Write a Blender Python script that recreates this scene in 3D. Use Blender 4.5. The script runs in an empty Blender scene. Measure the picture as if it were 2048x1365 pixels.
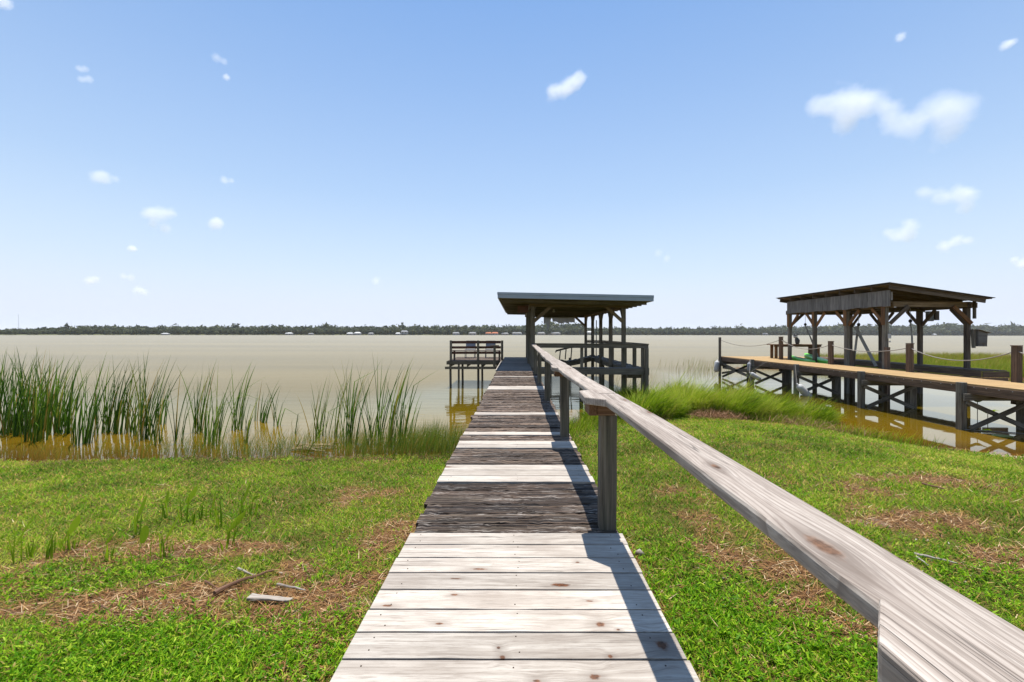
import bpy, bmesh, math, random
import numpy as np
from mathutils import Vector, Matrix

random.seed(7)
RNG = np.random.default_rng(11)
SC = bpy.context.scene
COL = SC.collection
R = math.radians

# ------------------------------------------------------------------ camera
F, CX, HY, HC = 870.0, 1034.0, 668.0, 2.4      # focal (px of a 2048 wide frame), vanishing point, eye height
cam_d = bpy.data.cameras.new("camera")
cam = bpy.data.objects.new("camera", cam_d)
COL.objects.link(cam)
cam.location = (0, 0, HC)
cam.rotation_euler = (R(90), R(-0.12), 0)
cam_d.sensor_width = 36.0
cam_d.lens = F / 2048 * 36
cam_d.shift_x = -(CX - 1024) / 2048
cam_d.shift_y = -(682.5 - HY) / 2048
cam_d.clip_start = 0.05
cam_d.clip_end = 20000
SC.camera = cam

# ------------------------------------------------------------------ sky and sun
SUN_EL, SUN_AZ = 80.0, 2.0                     # high noon sun, a little beyond the pier
W = bpy.data.worlds.new("World")
SC.world = W
W.use_nodes = True
wn = W.node_tree
wn.nodes.clear()
sky = wn.nodes.new("ShaderNodeTexSky")
sky.sky_type = 'NISHITA'
sky.sun_disc = False
sky.sun_elevation = R(SUN_EL)
sky.sun_rotation = R(SUN_AZ)
sky.altitude = 0
sky.air_density = 1.6
sky.dust_density = 0.0
sky.ozone_density = 8.0
bg = wn.nodes.new("ShaderNodeBackground")
bg.inputs["Strength"].default_value = 0.10
wo = wn.nodes.new("ShaderNodeOutputWorld")
# humid summer air whitens the sky towards the horizon
wtc = wn.nodes.new("ShaderNodeTexCoord")
wsep = wn.nodes.new("ShaderNodeSeparateXYZ")
wn.links.new(wtc.outputs["Generated"], wsep.inputs[0])
wr = wn.nodes.new("ShaderNodeValToRGB")
wn.links.new(wsep.outputs[2], wr.inputs[0])
for i, (p, v) in enumerate([(0.0, 1.0), (0.03, 0.94), (0.134, 0.62), (0.29, 0.32), (0.47, 0.15), (0.65, 0.0)]):
    e = wr.color_ramp.elements[i] if i < 2 else wr.color_ramp.elements.new(p)
    e.position = p
    e.color = (v, v, v, 1)
wmix = wn.nodes.new("ShaderNodeMix")
wmix.data_type = 'RGBA'
wn.links.new(wr.outputs[0], wmix.inputs[0])
wn.links.new(sky.outputs[0], wmix.inputs[6])
wmix.inputs[7].default_value = (5.1, 5.66, 6.95, 1)
wn.links.new(wmix.outputs[2], bg.inputs[0])
wn.links.new(bg.outputs[0], wo.inputs[0])

sd = bpy.data.lights.new("sun", 'SUN')
sd.energy = 5.0
sd.angle = R(0.5)
sd.color = (1.0, 0.965, 0.91)
sun = bpy.data.objects.new("sun", sd)
COL.objects.link(sun)
sv = Vector((math.sin(R(SUN_AZ)) * math.cos(R(SUN_EL)), math.cos(R(SUN_AZ)) * math.cos(R(SUN_EL)), math.sin(R(SUN_EL))))
sun.rotation_euler = sv.to_track_quat('Z', 'Y').to_euler()
sun.location = (0, 0, 40)

SC.view_settings.view_transform = 'Standard'
SC.view_settings.look = 'None'
SC.view_settings.exposure = 0.585
SC.view_settings.gamma = 1.0
SC.cycles.max_bounces = 16
SC.cycles.diffuse_bounces = 3
SC.cycles.glossy_bounces = 3
SC.cycles.transmission_bounces = 4
SC.cycles.transparent_max_bounces = 8
SC.cycles.volume_bounces = 14
SC.render.filter_size = 1.0
SC.cycles.volume_step_rate = 0.35
SC.cycles.caustics_reflective = False
SC.cycles.caustics_refractive = False

def at(x, y, z):
    """design help: photo pixel (x, y) of a point known to lie at height z"""
    d = (HC - z) * F / (y - HY)
    return ((x - CX) / F * d, d)

# ------------------------------------------------------------------ naming helpers
def tag(o, label=None, cat=None, group=None, kind=None):
    if label: o["label"] = label
    if cat: o["category"] = cat
    if group: o["group"] = group
    if kind: o["kind"] = kind
    return o

def empty(name, loc, label, cat, group=None, rz=0.0):
    o = bpy.data.objects.new(name, None)
    COL.objects.link(o)
    o.location = loc
    o.rotation_euler = (0, 0, rz)
    o.empty_display_size = 0.2
    return tag(o, label, cat, group)

def link(name, me, mat, parent=None, smooth=False, bevel=0.0):
    o = bpy.data.objects.new(name, me)
    COL.objects.link(o)
    if mat is not None:
        for m in (mat if isinstance(mat, (list, tuple)) else [mat]):
            me.materials.append(m)
    if parent is not None:
        o.parent = parent
        o.matrix_parent_inverse = Matrix.LocRotScale(parent.location, parent.rotation_euler, parent.scale).inverted()
    if smooth:
        me.polygons.foreach_set("use_smooth", [True] * len(me.polygons))
    if bevel > 0:
        b = o.modifiers.new("bevel", 'BEVEL')
        b.width = bevel; b.segments = 2; b.limit_method = 'ANGLE'; b.angle_limit = R(40)
    return o

# ------------------------------------------------------------------ numpy noise
def vnoise(x, y, seed=0):
    x = np.asarray(x, float); y = np.asarray(y, float)
    xi = np.floor(x).astype(np.int64); yi = np.floor(y).astype(np.int64)
    xf = x - xi; yf = y - yi
    def h(a, b):
        n = (a * 374761393 + b * 668265263 + seed * 1442695041) & 0xffffffff
        n = ((n ^ (n >> 13)) * 1274126177) & 0xffffffff
        return ((n ^ (n >> 16)) & 0xffff) / 65535.0
    u = xf * xf * (3 - 2 * xf); v = yf * yf * (3 - 2 * yf)
    return (h(xi, yi) * (1 - u) + h(xi + 1, yi) * u) * (1 - v) + (h(xi, yi + 1) * (1 - u) + h(xi + 1, yi + 1) * u) * v

def fbm(x, y, seed=0, oct=4):
    s = 0.0; a = 0.5
    for i in range(oct):
        s = s + a * vnoise(np.asarray(x) * 2 ** i, np.asarray(y) * 2 ** i, seed + i * 17); a *= 0.5
    return s / (1 - 0.5 ** oct)

def sstep(a, b, x):
    t = np.clip((np.asarray(x, float) - a) / (b - a), 0, 1)
    return t * t * (3 - 2 * t)

# ------------------------------------------------------------------ mesh builders
class MB:
    """collects beams / boards; every piece carries its own grain coordinate (gc) and random value (rnd)"""
    def __init__(self):
        self.v = []; self.f = []; self.gc = []; self.rn = []; self.mi = []; self.m = 0
    def raw(self, verts, faces, gcs=None, rnd=None):
        n = len(self.v)
        rnd = random.random() if rnd is None else rnd
        self.v += [tuple(p) for p in verts]
        self.f += [tuple(i + n for i in f) for f in faces]
        self.mi += [self.m] * len(faces)
        self.gc += gcs if gcs is not None else [(p[0] + rnd * 31, p[1] + rnd * 17, p[2]) for p in verts]
        self.rn += [rnd] * len(verts)
    def beam(self, p0, p1, w, h, up=(0, 0, 1), rnd=None, seg=1, jit=0.0, jz=0.0, taper=1.0):
        """box along p0->p1, w across, h along up; with seg > 1 its edges can wander by jit"""
        p0 = Vector(p0); p1 = Vector(p1)
        t = (p1 - p0); L = t.length; t = t / L
        upv = Vector(up)
        if abs(upv.dot(t)) > 0.98: upv = Vector((0, 1, 0)) if abs(t.y) < 0.9 else Vector((1, 0, 0))
        s = t.cross(upv).normalized(); u = s.cross(t).normalized()
        rnd = random.random() if rnd is None else rnd
        ox, oy, oz = rnd * 41.0, rnd * 23.0, rnd * 11.0
        vs = []; gs = []; fs = []
        for k in range(seg + 1):
            q = p0 + t * (L * k / seg)
            sc = 1 + (taper - 1) * k / seg
            for a, b in ((-1, -1), (1, -1), (1, 1), (-1, 1)):
                da = random.uniform(-jit, jit) if jit else 0.0
                db = (random.uniform(-jz, jz) if jz and b > 0 else 0.0)
                vs.append(q + s * (a * w * sc / 2 + da) + u * (b * h * sc / 2 + db))
                gs.append((L * k / seg + ox, a * w / 2 + oy, b * h / 2 + oz))
        for k in range(seg):
            i = 4 * k
            for e in range(4):
                fs.append((i + e, i + (e + 1) % 4, i + 4 + (e + 1) % 4, i + 4 + e))
        fs.append((3, 2, 1, 0)); j = 4 * seg
        fs.append((j, j + 1, j + 2, j + 3))
        self.raw(vs, fs, gs, rnd)
    def box(self, lo, hi, rnd=None, axis=None):
        lo = Vector(lo); hi = Vector(hi); d = hi - lo; c = (lo + hi) / 2
        axis = axis if axis is not None else max(range(3), key=lambda i: d[i])
        if axis == 0: self.beam((lo.x, c.y, c.z), (hi.x, c.y, c.z), d.y, d.z, rnd=rnd)
        elif axis == 1: self.beam((c.x, lo.y, c.z), (c.x, hi.y, c.z), d.x, d.z, rnd=rnd)
        else: self.beam((c.x, c.y, lo.z), (c.x, c.y, hi.z), d.x, d.y, up=(0, 1, 0), rnd=rnd)
    def prism(self, poly, z0, z1, axis=1, rnd=None):
        """polygon in XY pulled from z0 to z1; grain along axis"""
        rnd = random.random() if rnd is None else rnd
        n = len(poly)
        vs = [(x, y, z0) for x, y in poly] + [(x, y, z1) for x, y in poly]
        gs = []
        for p in vs:
            a, b = (p[1], p[0]) if axis == 1 else (p[0], p[1])
            gs.append((a + rnd * 41, b + rnd * 23, p[2] + rnd * 11))
        fs = [tuple(range(n - 1, -1, -1)), tuple(range(n, 2 * n))]
        fs += [(i, (i + 1) % n, n + (i + 1) % n, n + i) for i in range(n)]
        self.raw(vs, fs, gs, rnd)
    def tube(self, pts, r, n=8, rnd=None, radii=None, cap=True):
        pts = [Vector(p) for p in pts]
        rnd = random.random() if rnd is None else rnd
        vs = []; gs = []; fs = []; acc = 0.0
        prev = None
        for k, p in enumerate(pts):
            t = (pts[min(k + 1, len(pts) - 1)] - pts[max(k - 1, 0)]).normalized()
            ref = Vector((0, 0, 1)) if abs(t.z) < 0.9 else Vector((0, 1, 0))
            if prev is None:
                s = t.cross(ref).normalized()
            else:
                s = (prev - t * prev.dot(t)).normalized()
            prev = s
            u = s.cross(t).normalized()
            if k: acc += (p - pts[k - 1]).length
            rr = radii[k] if radii else r
            for i in range(n):
                a = 2 * math.pi * i / n
                vs.append(p + s * (math.cos(a) * rr) + u * (math.sin(a) * rr))
                gs.append((acc + rnd * 41, math.cos(a) * rr + rnd * 23, math.sin(a) * rr))
        m = len(pts)
        for k in range(m - 1):
            for i in range(n):
                fs.append((k * n + i, k * n + (i + 1) % n, (k + 1) * n + (i + 1) % n, (k + 1) * n + i))
        if cap:
            fs.append(tuple(range(n - 1, -1, -1))); fs.append(tuple((m - 1) * n + i for i in range(n)))
        self.raw(vs, fs, gs, rnd)
    def build(self, name, mat, parent=None, bevel=0.0, smooth=False, label=None):
        me = bpy.data.meshes.new(name)
        me.from_pydata(self.v, [], self.f)
        if any(self.mi): me.polygons.foreach_set('material_index', self.mi)
        a = me.attributes.new("gc", 'FLOAT_VECTOR', 'POINT')
        a.data.foreach_set("vector", np.array(self.gc, np.float32).ravel())
        b = me.attributes.new("rnd", 'FLOAT', 'POINT')
        b.data.foreach_set("value", np.array(self.rn, np.float32))
        o = link(name, me, mat, parent, smooth, bevel)
        if label: o["label"] = label
        return o

def mesh_tris(name, V, T, attrs=None):
    me = bpy.data.meshes.new(name)
    V = np.asarray(V, np.float32); T = np.asarray(T, np.int32)
    me.vertices.add(len(V)); me.vertices.foreach_set("co", V.ravel())
    me.loops.add(T.size); me.loops.foreach_set("vertex_index", T.ravel())
    me.polygons.add(len(T))
    me.polygons.foreach_set("loop_start", np.arange(0, T.size, T.shape[1], dtype=np.int32))
    for k, val in (attrs or {}).items():
        a = me.attributes.new(k, 'FLOAT', 'POINT'); a.data.foreach_set("value", np.asarray(val, np.float32))
    me.update(calc_edges=True)
    return me

def blades(base, h, w, az, lean, curve, segs=2, power=2.0, dry=None, bend=None):
    """leaf blades: base (N,3); returns verts, tris, rnd, dry, hgt"""
    base = np.asarray(base, float); N = len(base)
    h = np.broadcast_to(h, N); w = np.broadcast_to(w, N); az = np.broadcast_to(az, N)
    lean = np.broadcast_to(lean, N); curve = np.broadcast_to(curve, N)
    dx = np.cos(az); dy = np.sin(az)
    yaw = RNG.uniform(0, np.pi, N)
    wx = np.cos(yaw); wy = np.sin(yaw)
    P = base.copy()
    rows = []
    for k in range(segs + 1):
        s = k / segs
        wd = w * (1 - s ** power) * 0.5 * (0.75 + 0.25 * min(1, s * 4) if segs > 2 else 1.0)
        if k == segs:
            rows.append(P[:, None, :].copy())
        else:
            off = np.stack([wx * wd, wy * wd, np.zeros(N)], 1)
            rows.append(np.stack([P - off, P + off], 1))
        ang = lean + curve * ((k + 0.5) / segs) ** 1.5
        if bend is not None:
            ang = ang + np.where((k + 0.5) / segs > bend[0], bend[1], 0.0)
        st = h / segs
        P = P + np.stack([np.sin(ang) * dx * st, np.sin(ang) * dy * st, np.cos(ang) * st], 1)
    V = np.concatenate(rows, 1)                       # N, 2*segs+1, 3
    M = V.shape[1]
    tri = []
    for k in range(segs - 1):
        i = 2 * k
        tri += [(i, i + 1, i + 3), (i, i + 3, i + 2)]
    i = 2 * (segs - 1)
    tri.append((i, i + 1, i + 2))
    T = (np.array(tri)[None] + (np.arange(N) * M)[:, None, None]).reshape(-1, 3)
    rn = np.repeat(RNG.random(N), M)
    dr = np.repeat(np.broadcast_to(0.0 if dry is None else dry, N), M)
    hg = np.tile(np.array([(j // 2) / segs for j in range(M)]), N)
    return V.reshape(-1, 3), T, rn, dr, hg

def join_blades(parts):
    Vs, Ts, rs, ds, hs = [], [], [], [], []
    n = 0
    for V, T, r, d, hh in parts:
        Vs.append(V); Ts.append(T + n); rs.append(r); ds.append(d); hs.append(hh); n += len(V)
    return np.concatenate(Vs), np.concatenate(Ts), np.concatenate(rs), np.concatenate(ds), np.concatenate(hs)

def blade_obj(name, parts, mat, parent=None):
    V, T, r, d, hh = join_blades(parts)
    return link(name, mesh_tris(name, V, T, {"rnd": r, "dry": d, "hgt": hh}), mat, parent)

# ------------------------------------------------------------------ node helpers
def new_mat(name):
    m = bpy.data.materials.new(name)
    m.use_nodes = True
    m.node_tree.nodes.clear()
    return m, m.node_tree

class NT:
    def __init__(self, t): self.t = t
    def n(self, typ, **kw):
        nd = self.t.nodes.new(typ)
        for k, v in kw.items(): setattr(nd, k, v)
        return nd
    def l(self, a, b): self.t.links.new(a, b)
    def val(self, sock, v):
        if hasattr(v, "is_linked") or isinstance(v, bpy.types.NodeSocket): self.l(v, sock)
        else: sock.default_value = v
    def attr(self, name, out="Fac"):
        return self.n("ShaderNodeAttribute", attribute_name=name).outputs[out]
    def mapv(self, v, scale=(1, 1, 1), loc=(0, 0, 0)):
        m = self.n("ShaderNodeMapping"); self.l(v, m.inputs[0])
        m.inputs["Scale"].default_value = scale; m.inputs["Location"].default_value = loc
        return m.outputs[0]
    def noise(self, v, scale=1.0, detail=4, rough=0.55, dist=0.0, out="Fac"):
        m = self.n("ShaderNodeTexNoise"); self.l(v, m.inputs["Vector"])
        m.inputs["Scale"].default_value = scale; m.inputs["Detail"].default_value = detail
        m.inputs["Roughness"].default_value = rough; m.inputs["Distortion"].default_value = dist
        return m.outputs[out]
    def ramp(self, f, stops, interp='LINEAR'):
        r = self.n("ShaderNodeValToRGB"); self.l(f, r.inputs[0])
        cr = r.color_ramp; cr.interpolation = interp
        while len(cr.elements) > 1: cr.elements.remove(cr.elements[-1])
        for i, (p, c) in enumerate(stops):
            e = cr.elements[0] if i == 0 else cr.elements.new(p)
            e.position = p
            e.color = (c, c, c, 1) if isinstance(c, (int, float)) else (*c, 1)
        return r.outputs[0]
    def mix(self, f, a, b, mode='MIX'):
        m = self.n("ShaderNodeMix", data_type='RGBA', blend_type=mode)
        self.val(m.inputs[0], f)
        for s, v in ((m.inputs[6], a), (m.inputs[7], b)):
            if isinstance(v, tuple): s.default_value = (*v, 1) if len(v) == 3 else v
            else: self.l(v, s)
        return m.outputs[2]
    def math(self, op, a, b=0.0, c=None, clamp=False):
        m = self.n("ShaderNodeMath", operation=op, use_clamp=clamp)
        self.val(m.inputs[0], a); self.val(m.inputs[1], b)
        if c is not None: self.val(m.inputs[2], c)
        return m.outputs[0]
    def bump(self, h, strength=0.3, dist=0.01, normal=None):
        b = self.n("ShaderNodeBump"); self.l(h, b.inputs["Height"])
        b.inputs["Strength"].default_value = strength; b.inputs["Distance"].default_value = dist
        if normal is not None: self.l(normal, b.inputs["Normal"])
        return b.outputs[0]
    def out(self, shader, vol=None):
        o = self.n("ShaderNodeOutputMaterial")
        if shader is not None: self.l(shader, o.inputs[0])
        if vol is not None: self.l(vol, o.inputs[1])

def wood(name, base, dark, light, crack=0.5, fine=26.0, ring=0.0, knots=0.0, knot_col=(0.22, 0.08, 0.03), lichen=0.0,
         lichen_col=(0.45, 0.43, 0.38), var=0.35, rough=0.85, bump=0.35, moss=0.0, stain=0.3, split=0.0, split_w=30.0, fleck=0.0, streak=1.0, check_w=0.022, kn=(), along=0, ring_w=17.0):
    """kn: knots at (x, y, radius along, radius across) on the upper face, grain running along axis 0 (x) or 1 (y)"""
    m, t = new_mat(name); k = NT(t)
    gc = k.attr("gc", "Vector"); rnd = k.attr("rnd")
    kfac = None; khalo = None
    if kn:
        sep = k.n("ShaderNodeSeparateXYZ"); k.l(k.n("ShaderNodeTexCoord").outputs["Object"], sep.inputs[0])
        wob0 = k.math('MULTIPLY', k.math('SUBTRACT', k.noise(gc, 55.0, 2), 0.5), 0.9)
        push = None
        for (kx, ky, ra, rc) in kn:
            du = k.math('SUBTRACT', sep.outputs[along], (kx, ky)[along]); dv = k.math('SUBTRACT', sep.outputs[1 - along], (kx, ky)[1 - along])
            a_ = k.math('DIVIDE', du, ra); c_ = k.math('DIVIDE', dv, rc)
            d2 = k.math('ADD', k.math('MULTIPLY', a_, a_), k.math('MULTIPLY', c_, c_))
            rr_ = k.math('ADD', k.math('SQRT', d2), wob0)
            f1 = k.ramp(k.math('DIVIDE', rr_, 4.0), [(0.14, 1.0), (0.30, 0.0)])
            f2 = k.ramp(k.math('DIVIDE', rr_, 4.0), [(0.22, 0.0), (0.30, 1.0), (0.85, 0.0)])
            g_ = k.math('POWER', 2.718, k.math('MULTIPLY', d2, -0.10))
            ps = k.math('MULTIPLY', k.math('MULTIPLY', dv, g_), -0.85)
            kfac = f1 if kfac is None else k.math('MAXIMUM', kfac, f1)
            khalo = f2 if khalo is None else k.math('MAXIMUM', khalo, f2)
            push = ps if push is None else k.math('ADD', push, ps)
        cb = k.n("ShaderNodeCombineXYZ"); k.l(push, cb.inputs[1])
        va = k.n("ShaderNodeVectorMath", operation='ADD'); k.l(gc, va.inputs[0]); k.l(cb.outputs[0], va.inputs[1])
        gc = va.outputs[0]
    g1 = k.noise(k.mapv(gc, (1.6, fine, fine)), 1.0, 6, 0.62)
    g2 = k.noise(k.mapv(gc, (0.9, fine * 2.6, fine * 2.6), (3, 7, 1)), 1.0, 4, 0.6)
    blot = k.noise(k.mapv(gc, (2.2, 5.0, 5.0), (9, 2, 4)), 1.0, 4, 0.6)
    col = k.mix(k.ramp(g1, [(0.36, 1.0 - streak), (0.66, 1.0)]), dark, base)
    col = k.mix(k.ramp(g2, [(0.48, 0.0), (0.7, 0.75)]), col, light)
    if fleck > 0:
        fk = k.noise(k.mapv(gc, (11.0, 120.0, 120.0), (6, 2, 7)), 1.0, 3, 0.65)
        col = k.mix(k.math('MULTIPLY', k.ramp(fk, [(0.50, 0.0), (0.66, 1.0)]), fleck), col, dark)
        fk2 = k.noise(k.mapv(gc, (3.0, 75.0, 75.0), (1, 9, 5)), 1.0, 5, 0.7)
        col = k.mix(k.math('MULTIPLY', k.ramp(fk2, [(0.54, 0.0), (0.60, 1.0)]), fleck * 0.8), col, tuple(c * 0.75 for c in dark))
    if ring > 0:
        wv = k.n("ShaderNodeTexWave", wave_type='BANDS', bands_direction='Y', wave_profile='SAW')
        k.l(k.mapv(gc, (2.2, ring_w, ring_w)), wv.inputs["Vector"])
        wv.inputs["Scale"].default_value = 2.1; wv.inputs["Distortion"].default_value = 11.0
        wv.inputs["Detail"].default_value = 1.5; wv.inputs["Detail Scale"].default_value = 0.16
        rr = k.ramp(wv.outputs["Fac"], [(0.0, 0.0), (0.62, 0.15), (0.95, 1.0), (1.0, 0.2)])
        col = k.mix(k.math('MULTIPLY', rr, ring), col, dark)
    col = k.mix(k.math('MULTIPLY', k.ramp(blot, [(0.42, 0.0), (0.72, 1.0)]), stain), col, dark)
    if lichen > 0:
        lf = k.noise(k.mapv(gc, (7, 60, 60), (1, 5, 2)), 1.0, 5, 0.75)
        l2 = k.noise(k.mapv(gc, (3, 9, 9), (4, 2, 8)), 1.0, 3, 0.6)
        lf = k.math('MULTIPLY', k.ramp(lf, [(0.52, 0.0), (0.6, 1.0)]), k.ramp(l2, [(0.4, 0.0), (0.62, 1.0)]))
        col = k.mix(k.math('MULTIPLY', lf, lichen), col, lichen_col)
    if moss > 0:
        mf = k.noise(k.mapv(gc, (1.7, 6, 6), (8, 8, 3)), 1.0, 5, 0.7)
        col = k.mix(k.math('MULTIPLY', k.ramp(mf, [(0.48, 0.0), (0.7, 1.0)]), moss), col, (0.075, 0.08, 0.04))
    ck = k.noise(k.mapv(gc, (0.55, 34.0, 34.0), (2, 3, 9)), 1.0, 3, 0.5)
    ckf = k.ramp(ck, [(0.5 - check_w, 0.0), (0.498, 1.0), (0.502, 1.0), (0.5 + check_w, 0.0)])
    msk = k.ramp(k.noise(k.mapv(gc, (1.3, 9, 9), (5, 1, 6)), 1.0, 2, 0.5), [(0.5, 0.0), (0.64, 1.0)])
    ckf = k.math('MULTIPLY', k.math('MULTIPLY', ckf, msk), crack)
    col = k.mix(ckf, col, tuple(c * 0.22 for c in dark))
    if split > 0:
        s1 = k.noise(k.mapv(gc, (0.9, split_w, split_w), (7, 1, 4)), 1.0, 4, 0.7)
        s1 = k.ramp(s1, [(0.30, 1.0), (0.43, 0.75), (0.50, 0.0)])
        col = k.mix(k.math('MULTIPLY', s1, split), col, tuple(c * 0.5 for c in dark))
        ckf = k.math('MAXIMUM', ckf, k.math('MULTIPLY', s1, split))
    hgt = k.math('SUBTRACT', k.math('ADD', k.math('MULTIPLY', g1, 0.6), k.math('MULTIPLY', g2, 0.4)), k.math('MULTIPLY', ckf, 0.9))
    if knots > 0:
        vo = k.n("ShaderNodeTexVoronoi", feature='F1'); k.l(k.mapv(gc, (2.6, 8.5, 3.0)), vo.inputs["Vector"])
        vo.inputs["Scale"].default_value = 1.0
        wob = k.noise(k.mapv(gc, (40, 40, 40)), 1.0, 2)
        dd = k.math('ADD', vo.outputs["Distance"], k.math('MULTIPLY', wob, 0.1))
        sepc = k.n("ShaderNodeSeparateColor"); k.l(vo.outputs["Color"], sepc.inputs[0])
        on = k.math('LESS_THAN', sepc.outputs[0], knots)
        kf = k.math('MULTIPLY', k.ramp(dd, [(0.15, 1.0), (0.21, 0.0)]), on)
        halo = k.math('MULTIPLY', k.ramp(dd, [(0.16, 0.0), (0.22, 0.75), (0.42, 0.0)]), on)
        col = k.mix(k.math('MULTIPLY', halo, 0.55), col, dark)
        kc = k.mix(k.ramp(wob, [(0.4, 0.0), (0.6, 1.0)]), knot_col, tuple(c * 0.35 for c in knot_col))
        col = k.mix(kf, col, kc)
    if kn:
        col = k.mix(k.math('MULTIPLY', khalo, 0.45), col, tuple(c * 0.8 for c in dark))
        kc2 = k.mix(k.ramp(k.noise(k.n('ShaderNodeTexCoord').outputs['Object'], 45.0, 4, 0.7), [(0.36, 0.0), (0.66, 1.0)]), knot_col, tuple(c * 0.3 for c in knot_col))
        col = k.mix(k.math('MULTIPLY', kfac, 0.92), col, kc2)
    hsv = k.n("ShaderNodeHueSaturation"); k.l(col, hsv.inputs["Color"])
    k.l(k.math('ADD', k.math('MULTIPLY', rnd, var), 1 - var / 2), hsv.inputs["Value"])
    b = k.n("ShaderNodeBsdfPrincipled"); k.l(hsv.outputs[0], b.inputs["Base Color"])
    b.inputs["Roughness"].default_value = rough
    b.inputs["Specular IOR Level"].default_value = 0.25
    k.l(k.bump(hgt, bump, 0.006), b.inputs["Normal"])
    k.out(b.outputs[0])
    return m

def plain(name, col, rough=0.6, metallic=0.0, noise=0.25, nscale=12.0, col2=None, spec=0.4, bump=0.0):
    m, t = new_mat(name); k = NT(t)
    tc = k.n("ShaderNodeTexCoord")
    f = k.noise(tc.outputs["Object"], nscale, 5, 0.6)
    c2 = col2 if col2 else tuple(c * (1 - noise) for c in col)
    c = k.mix(k.ramp(f, [(0.38, 0.0), (0.66, 1.0)]), c2, col)
    b = k.n("ShaderNodeBsdfPrincipled"); k.l(c, b.inputs["Base Color"])
    b.inputs["Roughness"].default_value = rough; b.inputs["Metallic"].default_value = metallic
    b.inputs["Specular IOR Level"].default_value = spec
    if bump: k.l(k.bump(f, bump, 0.01), b.inputs["Normal"])
    k.out(b.outputs[0])
    return m

def leafmat(name, stops, drycol=(0.36, 0.26, 0.12), trans=0.35, base_dark=None, rough=0.55):
    m, t = new_mat(name); k = NT(t)
    rnd = k.attr("rnd"); dry = k.attr("dry"); hg = k.attr("hgt")
    c = k.ramp(rnd, stops)
    if base_dark is not None:
        c = k.mix(k.ramp(hg, [(0.0, 1.0), (0.3, 0.0)]), c, base_dark)
    d2 = k.mix(rnd, drycol, tuple(x * 1.5 for x in drycol))
    c = k.mix(dry, c, d2)
    df = k.n("ShaderNodeBsdfPrincipled"); k.l(c, df.inputs["Base Color"])
    df.inputs["Roughness"].default_value = rough; df.inputs["Specular IOR Level"].default_value = 0.12
    tr = k.n("ShaderNodeBsdfTranslucent"); k.l(c, tr.inputs["Color"])
    ms = k.n("ShaderNodeMixShader"); ms.inputs[0].default_value = trans
    k.l(df.outputs[0], ms.inputs[1]); k.l(tr.outputs[0], ms.inputs[2])
    k.out(ms.outputs[0])
    return m

# ------------------------------------------------------------------ materials
M = {}
M["pale"] = wood("pale_new_wood", (0.478, 0.426, 0.360), (0.220, 0.176, 0.140), (0.552, 0.505, 0.436), crack=1.0, knots=0.12, var=0.34, stain=0.55, bump=0.35, fine=26, fleck=0.5, streak=0.55, check_w=0.011, knot_col=(0.15, 0.055, 0.02), kn=[(-0.194, 2.217, 0.045, 0.009), (-0.299, 2.131, 0.03, 0.006), (-0.285, 2.0, 0.022, 0.008), (0.32, 2.284, 0.012, 0.007), (0.345, 1.797, 0.022, 0.016), (0.414, 1.766, 0.009, 0.006), (-0.052, 1.614, 0.012, 0.012), (-0.069, 1.662, 0.008, 0.008), (0.35, 1.619, 0.01, 0.009), (0.563, 1.678, 0.026, 0.03), (0.275, 1.522, 0.02, 0.014), (0.071, 1.504, 0.016, 0.008), (0.328, 1.955, 0.02, 0.006), (-0.571, 1.919, 0.03, 0.008), (-0.319, 1.8, 0.02, 0.007)], along=0)
M["old"] = wood("old_weathered_wood", (0.195, 0.127, 0.086), (0.022, 0.014, 0.010), (0.311, 0.232, 0.166), crack=1.0, fine=20, lichen=0.7, lichen_col=(0.36, 0.32, 0.28), var=0.6, bump=1.0, moss=0.10, stain=0.7, split=1.0, split_w=26.0)
M["oldnear"] = wood("rotten_dark_wood", (0.113, 0.074, 0.050), (0.013, 0.008, 0.006), (0.193, 0.144, 0.103), crack=1.0, fine=20, lichen=0.85, lichen_col=(0.36, 0.32, 0.28), var=0.6, bump=1.0, moss=0.10, stain=0.7, split=1.0, split_w=26.0)
M["rail"] = wood("rail_wood", (0.430, 0.369, 0.312), (0.165, 0.128, 0.102), (0.500, 0.443, 0.381), crack=1.0, fleck=0.5, streak=0.6, check_w=0.011, ring=0.7, knots=0.05, var=0.16, fine=24, stain=0.25, knot_col=(0.17, 0.085, 0.045), bump=0.6, kn=[(0.525, 0.742, 0.04, 0.018), (0.539, 1.177, 0.022, 0.01), (0.606, 1.982, 0.03, 0.012), (0.624, 0.709, 0.01, 0.006), (0.589, 2.373, 0.03, 0.01)], along=1, ring_w=12.0)
M["post"] = wood("grey_post_wood", (0.161, 0.132, 0.097), (0.053, 0.045, 0.034), (0.281, 0.236, 0.180), crack=0.9, var=0.3, moss=0.4, ring=0.5)
M["block"] = wood("orange_brown_wood", (0.20, 0.105, 0.055), (0.10, 0.05, 0.025), (0.27, 0.165, 0.10), crack=0.6, ring=0.4, var=0.4)
M["gaz"] = wood("dark_treated_wood", (0.188, 0.158, 0.119), (0.082, 0.071, 0.054), (0.278, 0.236, 0.188), crack=0.7, var=0.4, moss=0.5)
M["tanbeam"] = wood("tan_beam_wood", (0.233, 0.168, 0.098), (0.105, 0.073, 0.042), (0.314, 0.235, 0.144), crack=0.6, var=0.3, moss=0.3)
M["redslat"] = wood("red_brown_slat_wood", (0.135, 0.058, 0.036), (0.061, 0.029, 0.019), (0.216, 0.111, 0.072), crack=0.6, var=0.3)
M["ddeck"] = wood("shaded_grey_deck_wood", (0.208, 0.190, 0.175), (0.094, 0.085, 0.078), (0.312, 0.290, 0.267), crack=0.8, var=0.45, lichen=0.3)
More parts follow.
